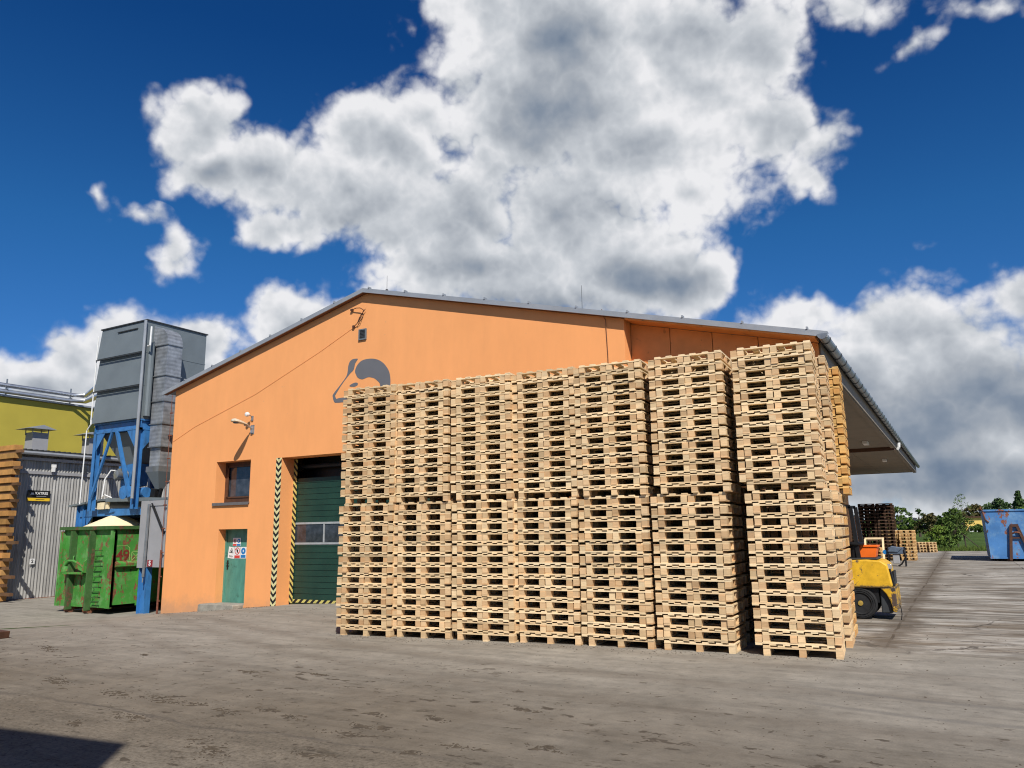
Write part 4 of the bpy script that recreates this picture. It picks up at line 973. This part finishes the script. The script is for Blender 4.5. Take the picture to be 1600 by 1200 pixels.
for k, (z, lb) in enumerate(((8.42, 'upper'), (8.14, 'lower'))):
    g = MB(); g.tube([(-36.4, 3, z), (-36.4, 21.2-k*.1, z), (-36.0, 21.6, z-.02), (-23.72, 14.75+k*.02, 6.62-k*.40)], .10, 10)
    o = g.build('steel_pipe', M['pipe'], None, smooth=True); tag(o, lb + ' of the two silver pipes along the olive building roof', 'pipe', 'silver pipes to the tower')
for y in (9, 12.5, 15.2, 18.2, 21.1):
    g = MB(); g.beam((-36.42, y, 8.0), (-36.42, y, 8.72), .05, .05); g.box(-36.56, -36.28, y-.03, y+.03, 8.24, 8.27); part(g, 'pipe_bracket', M['gutter'], ol)
# signs on the shed
q = MB(); q.box(-29.935, -29.92, 16.10, 16.92, 3.05, 3.44); s1 = q.build('company_sign', M['signblack'], None); tag(s1, 'black and yellow KATRES company sign on the corrugated shed', 'sign')
q = MB(); q.box(-29.919, -29.914, 16.10, 16.92, 3.05, 3.16); o = q.build('band', M['syellow'], s1)
text_part('KATRES', .135, 'lettering', M['white'], s1, face_x(-29.914, 16.60, 3.33), bold=.003)
q = MB(); q.box(-29.919, -29.915, 16.42, 16.78, 3.215, 3.232); q.build('small_print', M['panel'], s1)
q = MB(); q.box(-29.913, -29.911, 16.40, 16.72, 3.095, 3.112); q.build('small_print', M['signblack'], s1)
q = MB(); q.prism([(16.20, 3.28), (16.34, 3.28), (16.30, 3.36), (16.27, 3.34), (16.24, 3.38)], -29.919, -29.914, axis='x'); q.build('emblem', M['white'], s1)
q = MB(); q.box(-29.935, -29.92, 16.42, 16.60, .74, .94); s2 = q.build('number_sign', M['white'], None); tag(s2, 'small white sign with the number 2 low on the corrugated shed', 'sign')
text_part('2', .17, 'number', M['signblack'], s2, face_x(-29.917, 16.51, .84), bold=.004)

# ------------------------------------------------------------------ sawn timber pile at the left edge
rt = random.Random(11)
lay = 19
for k in range(lay):
    z = -.46 + k*.293; q = MB(); dx = rt.uniform(-.12, .08)
    if k % 2 == 0 or True:
        q.box(-32.0+dx, -29.22+dx*.7, 15.1, 15.38, z, z+.185, tn(.3, .1))
        o = q.build('timber_beam', M['timber'], None, bevel=.006); tag(o, ORD[k] + ' sawn timber beam from the ground in the pile by the shed', 'timber', 'sawn beams in the pile')
    if k < lay-1:
        q = MB(); q.box(-31.0, -29.15 + rt.choice([-.2, .05, .25, .5]), 15.15, 15.28, z+.187, z+.291, tn(.3, .1))
        o = q.build('spacer_batten', M['batten'], None); tag(o, 'thin spacer batten above the ' + ORD[k] + ' beam of the timber pile', 'batten', 'spacer battens in the timber pile')

# ------------------------------------------------------------------ building behind the photographer (casts the corner shadow)
nb = empty('neighbouring_hall', (-6, -4, 0), 'plain grey hall beside the photographer, seen only by its shadow', 'building')
g = MB(); g.prism([(-1.09, -1.29), (-16, -3.12), (-16, -14), (-1.09, -14)], 0, 7.5, axis='z'); part(g, 'wall', M['panel'], nb)

# ------------------------------------------------------------------ forklift
fk = empty('forklift', (-2.4, 16.45, 0), 'worn yellow forklift with its rear sticking out past the pallet stacks', 'forklift')
g = MB()
g.prism([(-2.75, .56), (-2.75, 1.02), (-1.60, 1.07), (-1.36, 1.05), (-1.26, .98), (-1.20, .60), (-1.24, .56)], 15.92, 16.98)
body = part(g, 'counterweight', M['fork_yellow'], fk, bevel=.035)
arch = [(-1.42, .555), (-1.165, .595), (-1.16, .18), (-1.19, .14), (-1.235, .16), (-1.265, .34), (-1.32, .46), (-1.38, .53)]
g = MB(); g.box(-1.43, -1.245, 16.0, 16.9, .12, .54); part(g, 'mudguard', M['silo_dark'], fk, bevel=.02)
g = MB(); g.prism(arch, 15.93, 16.97); part(g, 'bumper', M['fork_yellow'], fk, bevel=.015)
g = MB(); g.box(-3.4, -1.64, 16.14, 16.76, .22, .56); g.box(-1.66, -1.45, 16.0, 16.9, .30, .55); part(g, 'chassis', M['black'], fk)
g = MB(); g.box(-1.265, -1.195, 15.99, 16.08, .90, .99); part(g, 'rear_light', M['chrome'], fk, bevel=.01)
g = MB(); g.prism([(-1.245, .93), (-1.225, .93), (-1.165, .60), (-1.20, .60)], 16.00, 16.10); g.box(-1.215, -1.18, 16.2, 16.7, .62, .85); part(g, 'grille', M['black'], fk)
g = MB(); g.box(-3.2, -1.42, 15.98, 16.92, 1.065, 1.10); part(g, 'hood', M['silo_dark'], fk, bevel=.01)
for x, y in ((-1.77, 15.94), (-1.77, 16.78), (-3.35, 15.94), (-3.35, 16.78)):
    rr_ = .285 if x > -2 else .34
    wl = empty('wheel', (0, 0, 0), None, None); wl.parent = fk; wl.location = Vector((x, y, rr_)) - fk.location
    g = MB(); g.lathe([(rr_*.60, .02), (rr_*.66, .0), (rr_*.70, .0), (rr_*.715, .012), (rr_*.74, .012), (rr_*.755, .0), (rr_*.84, .0), (rr_*.855, .010), (rr_*.875, .010), (rr_*.89, .0), (rr_*.93, .004), (rr_, .035), (rr_, .17), (rr_*.9, .20), (rr_*.6, .19)], (0, 0, 0), 'y', 32); t_ = g.build('tyre', M['rubber'], wl, smooth=True)
    g = MB(); g.lathe([(rr_*.60, .03), (rr_*.56, .08), (rr_*.25, .10), (rr_*.22, .03), (rr_*.0+.01, .025), (.01, .15), (rr_*.58, .16)], (0, 0, 0), 'y', 24); t_ = g.build('rim', M['rim'], wl, smooth=True)
    g = MB(); g.lathe([(.01, .0), (.045, .005), (.05, .05)], (0, 0, 0), 'y', 12); g.build('hub', M['hub'], wl, smooth=True)
g = MB()
for y in (16.02, 16.86): g.beam((-1.73, y, 1.10), (-1.80, y, 2.05), .07, .07, up=(0, 1, 0)); g.beam((-3.1, y, 1.0), (-2.95, y, 2.1), .07, .07, up=(0, 1, 0))
for y in (16.02, 16.86): g.beam((-1.80, y, 2.05), (-2.98, y, 2.12), .07, .06)
for k in range(7): x = -1.86-.18*k; g.beam((x, 16.0, 2.06+.01*k), (x, 16.88, 2.06+.01*k), .04, .03)
part(g, 'overhead_guard', M['black'], fk)
g = MB(); g.box(-2.75, -2.25, 16.2, 16.7, 1.10, 1.24); g.prism([(-2.28, 1.2), (-2.14, 1.22), (-2.05, 1.62), (-2.16, 1.64)], 16.2, 16.7); part(g, 'seat', M['black'], fk, bevel=.03)
g = MB(); g.lathe([(.03, -.02), (.16, 0), (.17, .03), (.10, .06), (.03, .07)], (-1.79, 16.1, 1.33), 'z', 16); g.lathe([(.10, 0), (.12, .2)], (-1.82, 16.12, 1.11), 'z', 14); part(g, 'air_filter', M['black'], fk, smooth=True)
for y in (16.1, 16.72):
    g = MB(); g.box(-3.78, -3.66, y, y+.09, .10, 2.2); part(g, 'mast', M['black'], fk)
    g = MB(); g.box(-4.9, -3.85, y-.02, y+.10, .08, .12); g.box(-3.86, -3.81, y-.02, y+.10, .08, .6); part(g, 'fork', M['black'], fk)
g = MB(); g.tube([(-1.20, 15.97, .30), (-1.11, 15.97, .26), (-1.10, 15.97, .12), (-1.12, 15.97, .01)], .008, 5); part(g, 'earth_strap', M['black'], fk)
cr = empty('orange_crate', (-1.68, 16.35, 1.10), 'bright orange plastic box standing on the forklift hood', 'box')
g = MB(); g.prism([(-1.95, 1.103), (-1.46, 1.103), (-1.42, 1.29), (-1.99, 1.29)], 16.15, 16.58); part(g, 'bin', M['orange'], cr, bevel=.006)
g = MB(); g.box(-2.0, -1.40, 16.13, 16.60, 1.291, 1.325); part(g, 'lid', M['orange'], cr, bevel=.006)

# ------------------------------------------------------------------ things across the yard
ct = empty('strapping_trolley', (-2.58, 37.6, 0), 'blue grey strapping trolley in front of the low pale pallet stack', 'trolley')
g = MB(); g.box(-2.86, -2.26, 37.5, 37.9, .52, .80); g.prism([(-2.9, .62), (-2.5, .60), (-2.3, .78), (-2.75, .86)], 37.45, 37.95); part(g, 'housing', M['bluegrey'], ct, bevel=.02)
g = MB(); g.box(-2.72, -2.46, 37.55, 37.85, .12, .50); part(g, 'motor_box', M['panel'], ct, bevel=.02)
for x in (-2.88, -2.24):
    g = MB(); g.beam((x, 37.52, 0), (x, 37.52, .82), .05, .05); g.beam((x, 37.88, 0), (x, 37.88, .82), .05, .05); g.beam((x, 37.52, .05), (x, 37.88, .05), .05, .05); part(g, 'leg', M['black'], ct)
g = MB(); g.tube([(-2.26, 37.5, .7), (-2.20, 37.45, .4), (-2.38, 37.42, .12), (-2.52, 37.4, .02)], .035, 7); part(g, 'hose', M['black'], ct)
g = MB(); g.lathe([(.09, -.03), (.10, 0), (.09, .03)], (-3.0, 37.6, .60), 'y', 14); part(g, 'reel', M['sblue'], ct)
wf = empty('wooden_frame', (-4.0, 42.5, 0), 'empty pale timber frame leaning on pallets behind the orange box', 'frame')
g = MB(); y0, y1 = 42.3, 42.7
for a, b in (((-4.25, y0, 0), (-4.25, y1, 1.15)), ((-3.45, y0, 0), (-3.45, y1, 1.15)), ((-4.3, y1, 1.12), (-3.4, y1, 1.12)), ((-4.3, y0, .05), (-3.4, y0, .05))): g.beam(a, b, .09, .05, up=(0, 1, 0))
part(g, 'rails', M['pine'], wf)

cb = empty('blue_container', (2.3, 46.9, 0), 'rusty pale blue roll off container standing at the yard edge', 'container')
BX0, BX1, BY0, BY1 = 1.02, 3.5, 43.9, 50.0
g = MB(); vs = []
for z, e_ in ((.12, .02), (2.36, -.06)):
    for x, y in ((BX0+e_, BY0), (BX1-e_, BY0), (BX1-e_, BY1), (BX0+e_, BY1)): vs.append((x, y, z))
g.add(vs, [(3, 2, 1, 0), (0, 1, 5, 4), (1, 2, 6, 5), (2, 3, 7, 6), (3, 0, 4, 7)])
vs2 = [((v[0]-2.26)*.965+2.26, BY0+.05 if v[1] < 45 else BY1-.05, v[2]+.05 if v[2] < 1 else v[2]) for v in vs]
g.add(vs2, [(3, 2, 1, 0), (0, 1, 5, 4), (1, 2, 6, 5), (2, 3, 7, 6), (3, 0, 4, 7)])
part(g, 'body', M['cont_blue'], cb)
g = MB(); g.box(BX0-.09, BX1+.09, BY0-.05, BY0+.05, 2.34, 2.42); g.box(BX0-.10, BX0-.01, BY0+.05, BY1, 2.34, 2.42); g.box(BX1+.01, BX1+.10, BY0+.05, BY1, 2.34, 2.42)
g.box(BX0, BX1, BY0-.03, BY0, .12, .20); part(g, 'top_rail', M['cont_blue'], cb)
g = MB()
g.beam((1.84, BY0-.08, .05), (2.00, BY0-.08, 1.66), .12, .11, up=(0, 1, 0)); g.beam((2.72, BY0-.08, .05), (2.24, BY0-.08, 1.66), .12, .11, up=(0, 1, 0)); g.box(1.98, 2.30, BY0-.14, BY0-.01, 1.60, 1.72)
g.box(1.98, 2.32, BY0-.09, BY0-.01, 1.05, 1.12)
part(g, 'lifting_frame', M['dark_brown'], cb)
g = MB(); g.tube([(2.02, BY0-.10, 1.28), (2.12, BY0-.16, 1.34), (2.24, BY0-.16, 1.34), (2.34, BY0-.10, 1.28)], .04, 7); part(g, 'lifting_bar', M['rust'], cb)
for x in (1.75, 2.75):
    g = MB(); g.box(x-.05, x+.05, BY0+.05, BY1, .0, .119); part(g, 'skid', M['rust'], cb)
g = MB(); g.tube([(BX0-.14, BY0, 2.55), (BX0-.18, BY0-.02, 2.48), (BX0-.10, BY0, 2.40), (BX0-.02, BY0-.03, 1.95), (BX0+.12, BY0-.03, 1.82)], .03, 6); part(g, 'latch_chain', M['rust'], cb)

# ------------------------------------------------------------------ trees and far houses
def leaf_mat(name, base, var=.35):
    def fn(N, b):
        at_ = N.n('ShaderNodeAttribute', attribute_name='tone').outputs['Color']
        c = mul(N, base, at_); c = mul(N, c, N.ramp(N.noise(posw(N), .5, 4, .6), [(.3, 1-var), (.7, 1+var)]))
        setc(N, b, c)
    return mat(name, fn, rough=.75, spec=.15)
LM = {'fresh': leaf_mat('leaves_fresh', (.13, .20, .035)), 'mid': leaf_mat('leaves_mid', (.085, .14, .032)), 'dark': leaf_mat('leaves_dark', (.055, .095, .035)), 'brown': leaf_mat('leaves_brown', (.095, .085, .035))}
M['bark'] = simple('bark', (.075, .058, .042), .95, 0, .4, 5)
def leaf_cloud(g, c, rad, n, size, rr, flat=1.0):
    """n small leaf faces inside an uneven clump"""
    for _ in range(n):
        while True:
            p = Vector((rr.uniform(-1, 1), rr.uniform(-1, 1), rr.uniform(-1, 1)))
            if p.length < 1: break
        p = p * (0.55 + .45*rr.random())
        q = Vector(c) + Vector((p.x*rad, p.y*rad, p.z*rad*flat))
        a = Vector((rr.gauss(0, 1), rr.gauss(0, 1), rr.gauss(0, 1))).normalized(); b = a.orthogonal().normalized(); s_ = size*rr.uniform(.6, 1.3)
        v = rr.uniform(.6, 1.35); t = (v*rr.uniform(.9, 1.15), v, v*rr.uniform(.7, 1.1))
        m_ = a.cross(b)
        g.add([q + b*s_, q + m_*s_*.55, q - b*s_, q - m_*s_*.55], [(0, 1, 2, 3)], t)
def tree(x, y, h, cr, kind, label, group=None, n=60, leaf=.3, trunk=.25, seed=0, sparse=1.0, name='tree', conifer=False, z=0, lean=0):
    rr = random.Random(seed*77+5)
    root = empty(name, (x, y, z), label, 'shrub' if name == 'shrub' else 'tree', group)
    t = MB(); lf = MB()
    if conifer:
        t.tube([(0, 0, -.2), (0, 0, h*.97)], [h*.018, .02], 6)
        for k in range(26):
            zz = h*(.10+.88*k/25); r_ = cr*(1-k/26)**.85
            for j in range(7):
                a = rr.uniform(0, 6.28); rr_ = r_*rr.uniform(.75, 1.15)
                for u in (.35, .7, 1.0): leaf_cloud(lf, (math.cos(a)*rr_*u, math.sin(a)*rr_*u, zz-.12*rr_*u), .16*cr+.15*r_*(1-u*.5), 9, leaf, rr, .4)
    else:
        t.tube([(0, 0, -.2), (lean*h*.1, 0, h*.25), (lean*h*.22, .02*h, h*.5), (lean*h*.3, 0, h*.72)], [trunk, trunk*.7, trunk*.45, trunk*.15], 7)
        for k in range(n):
            a = rr.uniform(0, 6.28); u = rr.random()**.6; zz = h*rr.uniform(.28, 1.0)
            prof = math.sin(min(1, max(0.02, (zz/h-.18)/.82))*math.pi)**.55
            rad = cr*u*prof
            p = (math.cos(a)*rad + lean*h*.25, math.sin(a)*rad, zz - h*.06*u)
            if k % 3 == 0: t.tube([(lean*h*.12, 0, h*rr.uniform(.15, .5)), (p[0]*.6, p[1]*.6, (zz+h*.3)*.5), p], [trunk*.3, trunk*.18, trunk*.05], 4)
            leaf_cloud(lf, p, cr*rr.uniform(.16, .30), int(34*sparse), leaf, rr, .75)
    t.build('trunk', M['bark'], root); lf.build('crown', LM[kind], root)
    return root
TB_ = 'trees beyond the field'
tree(11.2, 200, 9.0, 2.3, 'dark', 'tall dark conifer standing above the far trees at the right edge', TB_, leaf=.28, conifer=True, seed=1, name='conifer')
tree(11.2, 303, 9.9, 6.2, 'dark', 'broad dark round tree above the yellow house', TB_, n=95, leaf=.42, seed=2)
tree(4.6, 301, 8.4, 5.6, 'brown', 'brownish round tree left of the broad dark one', TB_, n=80, leaf=.42, seed=3)
tree(17.4, 304, 8.6, 5.6, 'brown', 'olive brown tree right of the broad dark one', TB_, n=80, leaf=.42, seed=4)
tree(14.5, 175, 5.4, 3.0, 'mid', 'green round tree rising behind the blue container', TB_, n=60, leaf=.26, seed=5)
tree(8.3, 150, 4.6, 2.4, 'fresh', 'fresh green low tree below the broad dark one', TB_, n=50, leaf=.24, seed=15)
tree(-8.6, 140, 5.0, 2.0, 'mid', 'pale loose tree above the dark roofed house', TB_, n=34, leaf=.2, seed=6, sparse=.7)
tree(-10.6, 135, 4.0, 2.0, 'fresh', 'yellow green bush left of the dark roofed house', TB_, n=55, leaf=.22, seed=7)
tree(-6.3, 150, 4.7, 1.8, 'dark', 'small thin tree behind the dark roofed house', TB_, n=26, leaf=.2, seed=8, sparse=.6)
tree(-13.5, 160, 4.4, 2.4, 'dark', 'dark tree behind the dark pallet stacks', TB_, n=50, leaf=.24, seed=9)
tree(-3.6, 120, 3.4, 1.9, 'brown', 'brownish bush in the field right of the dark roofed house', TB_, n=50, leaf=.2, seed=10)
tree(-1.6, 110, 3.3, 1.7, 'mid', 'green bush in the field behind the wispy tree', TB_, n=50, leaf=.2, seed=11)
tree(-6.3, 125, 2.9, 1.6, 'mid', 'low green bush under the dark roofed house', TB_, n=45, leaf=.2, seed=12)
tree(-.9, 128, 3.2, 1.5, 'mid', 'low green bush left of the yellow house', TB_, n=40, leaf=.2, seed=13)
tree(3.6, 235, 1.9, 2.2, 'mid', 'low bush just below the yellow house', TB_, n=40, leaf=.3, seed=16)
# the scrubby trees at the edge of the yard
tree(-.35, 64.3, 2.9, 1.15, 'mid', 'scrubby multi stemmed tree at the yard edge left of the blue container', None, n=70, leaf=.075, trunk=.06, seed=21, lean=-.15)
w_ = tree(.10, 64.8, 4.1, .75, 'mid', 'taller wispy tree with pale thin twigs behind the scrubby tree', None, n=80, leaf=.045, trunk=.035, seed=22, sparse=.32)
tree(-1.55, 63.6, 1.75, .85, 'fresh', 'low shrub at the yard edge right of the small pallet stack', None, n=55, leaf=.07, trunk=.04, seed=23, name='shrub')
tree(-.9, 63.0, 1.15, .6, 'mid', 'smallest shrub at the foot of the scrubby tree', None, n=36, leaf=.06, trunk=.03, seed=24, name='shrub')
g = MB(); g.tube([(-.1, 63.4, 1.2), (1.05, 62.9, .02)], .03, 6); g.tube([(.02, 63.4, 1.1), (.1, 63.4, .25)], .03, 6)
tag(g.build('leaning_pole', M['bark'], None), 'dark pole leaning from the scrubby tree down to the grass', 'pole')
# a far-off wood that reads as one band
g = MB(); rr = random.Random(5)
for k in range(330):
    x = -150+ k*1.02 + rr.uniform(-2, 2); y = rr.uniform(300, 335); h = rr.uniform(3.4, 6.4) * (1 + .22*math.sin(x*.11) + .12*math.sin(x*.37))
    for j in range(5): leaf_cloud(g, (x+rr.uniform(-2, 2), y, h*rr.uniform(.1, .92)), rr.uniform(1.1, 2.1), 26, .55, rr, .7)
for k in range(220):
    x = -140+ k*1.35 + rr.uniform(-2, 2); y = rr.uniform(225, 245)
    if -18.5 < x < -8 or 0 < x < 6: continue
    for j in range(2): leaf_cloud(g, (x+rr.uniform(-2, 2), y, rr.uniform(.5, 1.9)), rr.uniform(.8, 1.4), 22, .42, rr, .7)
tag(g.build('far_wood', LM['dark'], None), 'dark band of far trees along the horizon', 'wood', None, 'stuff')
# houses
hs = empty('yellow_house', (3.6, 270, 0), 'small yellow house far across the field left of the blue container', 'house')
g = MB(); g.box(1.0, 5.6, 270, 276, 0, 4.1); part(g, 'wall', simple('yellow_render', (.86, .60, .16), .8, 0, .06, .5), hs)
g = MB(); g.prism([(.6, 4.1), (6.0, 4.1), (5.6, 4.5), (1.0, 4.5)], 269.4, 276.6); part(g, 'roof', M['dark_brown'], hs)
g = MB(); g.box(2.0, 3.3, 269.9, 269.99, 2.8, 3.2); part(g, 'window', M['glass'], hs)
g = MB(); g.box(1.8, 4.0, 268.0, 269.95, 0, 1.5); part(g, 'porch', M['white'], hs)
hs = empty('dark_roofed_house', (-13, 230, 0), 'low house with a wide dark roof far across the field', 'house')
g = MB(); g.box(-15.6, -10.2, 230, 238, 0, 2.4); part(g, 'wall', M['white'], hs)
g = MB(); g.add([(-16.2, 229.3, 2.1), (-9.7, 229.3, 2.1), (-9.7, 238.6, 2.1), (-16.2, 238.6, 2.1), (-15.2, 234, 4.1), (-10.6, 234, 4.1)], [(0, 1, 5, 4), (1, 2, 5), (2, 3, 4, 5), (3, 0, 4), (3, 2, 1, 0)]); part(g, 'roof', simple('dark_tiles', (.035, .037, .045), .7, 0, .3, 1), hs)
g = MB(); g.prism([(-12.6, 2.3), (-11.0, 2.3), (-11.8, 3.2)], 229.2, 231); part(g, 'dormer', M['white'], hs)
g = MB(); g.box(-11.5, -11.1, 233, 233.5, 3.6, 4.6); part(g, 'chimney', M['white'], hs)
# rough grass along the yard edge
g = MB(); rr = random.Random(9)
for _ in range(9000):
    x = rr.uniform(-9, 9); y = 61.55 + rr.random()**2*9; h = rr.uniform(.08, .34)*(1.4 if rr.random() < .1 else 1); a = rr.uniform(0, 3.14); w2 = .018
    dx, dy = math.cos(a)*w2, math.sin(a)*w2; lx, ly = rr.uniform(-.1, .1), rr.uniform(-.1, .1); v = rr.uniform(.6, 1.3)
    g.add([(x-dx, y-dy, 0), (x+dx, y+dy, 0), (x+lx, y+ly, h)], [(0, 1, 2)], (v*rr.uniform(.9, 1.3), v, v*.8))
tag(g.build('verge_grass', LM['mid'], None), 'rough grass along the far edge of the yard', 'grass', None, 'stuff')

# ------------------------------------------------------------------ bark crumbs and grit on the yard
CL = [(-5.37, 4.47, 1.0), (-7.37, 5.5, 0.8), (-6.82, 5.53, 0.5), (-4.69, 5.31, 0.7), (-7.87, 7.06, 0.5), (-10.32, 7.38, 0.3), (-12.23, 7.12, 0.8), (-9.42, 5.63, 0.9), (-8.08, 5.47, 0.7), (-6.98, 4.87, 0.6), (-5.98, 5.66, 0.4), (-5.52, 5.54, 0.5), (-6.87, 7.3, 0.4), (-4.89, 5.97, 0.3), (-4.5, 5.58, 0.3), (-4.3, 6.06, 0.4), (-3.61, 5.4, 0.4), (-3.84, 5.08, 0.3), (-6.33, 5.43, 0.5), (-7.18, 4.5, 0.4), (-4.53, 4.7, 0.5), (-4.77, 5.57, 0.5), (-2.99, 5.67, 0.5), (-3.76, 6.75, 0.4)]
g = MB(); rr = random.Random(31)
def crumb(x, y, s_, zr=.5):
    n = rr.choice([4, 5, 6]); a0 = rr.uniform(0, 6.28); z = gz(x, y) + .004; hh = s_*rr.uniform(.15, zr); v = rr.uniform(.5, 1.5); st = rr.uniform(.4, 1)
    vs = [(x + math.cos(a0+6.283*k/n)*s_*rr.uniform(.6, 1.2), y + math.sin(a0+6.283*k/n)*s_*st*rr.uniform(.6, 1.2), z-.002) for k in range(n)] + [(x+rr.uniform(-.3, .3)*s_, y+rr.uniform(-.3, .3)*s_, z+hh)]
    g.add(vs, [(k, (k+1) % n, n) for k in range(n)], (v, v*.93, v*.85))
for cx, cy, sz in CL:
    ang = R_(-12)+rr.uniform(-.3, .3)
    for _ in range(int(9*sz)+2):
        u, v = rr.gauss(0, .20*sz), rr.gauss(0, .05*sz+.012)
        px, py = cx+u*math.cos(ang)-v*math.sin(ang), cy+u*math.sin(ang)+v*math.cos(ang); la, lb = rr.uniform(.02, .085), rr.uniform(.010, .035); zz0 = gz(px, py)+.004; v_ = rr.uniform(.55, .9)
        ring_ = []
        for k in range(16):
            a_ = 6.283*k/16; q_ = rr.uniform(.6, 1.15); ex, ey = la*q_*math.cos(a_), lb*q_*math.sin(a_)
            ring_.append((px+ex*.87-ey*.5, py+ex*.5+ey*.87, zz0-.002))
        g.add(ring_+[(px+.2*(b_[0]-px), py+.2*(b_[1]-py), zz0+rr.uniform(.004, .010)) for b_ in ring_], [tuple(range(16, 32))]+[(k, (k+1) % 16, (k+1) % 16+16, k+16) for k in range(16)], (v_, v_*.9, v_*.8))
    for _ in range(int(110*sz)):
        u, v = rr.gauss(0, .24*sz), rr.gauss(0, .05*sz+.012)
        crumb(cx+u*math.cos(ang)-v*math.sin(ang), cy+u*math.sin(ang)+v*math.cos(ang), rr.uniform(.004, .026))
for _ in range(5200):
    y = 2.2 + rr.random()**1.5*16; x = rr.uniform(-.98*y-6, 1.0+.05*y); 
    if rr.random() > .35 + .65*(math.sin(x*1.3+y*.7)*math.sin(y*1.9-x*.4) > 0): continue
    crumb(x, y, rr.uniform(.003, .016)*(1+.03*y))
for _ in range(900):     # chips swept against the stacks and the hall
    x = rr.uniform(-9.2, -1.2); crumb(x, 10.15+(x+9.2)*.11+rr.gauss(0, .16), rr.uniform(.005, .02))
for _ in range(500):
    x = rr.uniform(-20.5, -15.3); crumb(x, 14.4-abs(rr.gauss(0, .18))-.02, rr.uniform(.006, .028))
tag(g.build('bark_litter', simple('bark_litter', (.085, .065, .045), .95, 0, .4, 15), None), 'dark crumbs of bark and grit scattered over the yard', 'litter', None, 'stuff')
# a splinter of board at the very left edge
g = MB(); z = gz(-14.4, 7.6); g.prism([(-15.9, z+.0), (-14.42, z+.0), (-14.40, z+.12), (-15.9, z+.14)], 7.5, 7.7)
tag(g.build('board_offcut', M['dark_brown'], None, bevel=.01), 'dark end of a board lying at the left edge of the yard', 'board')
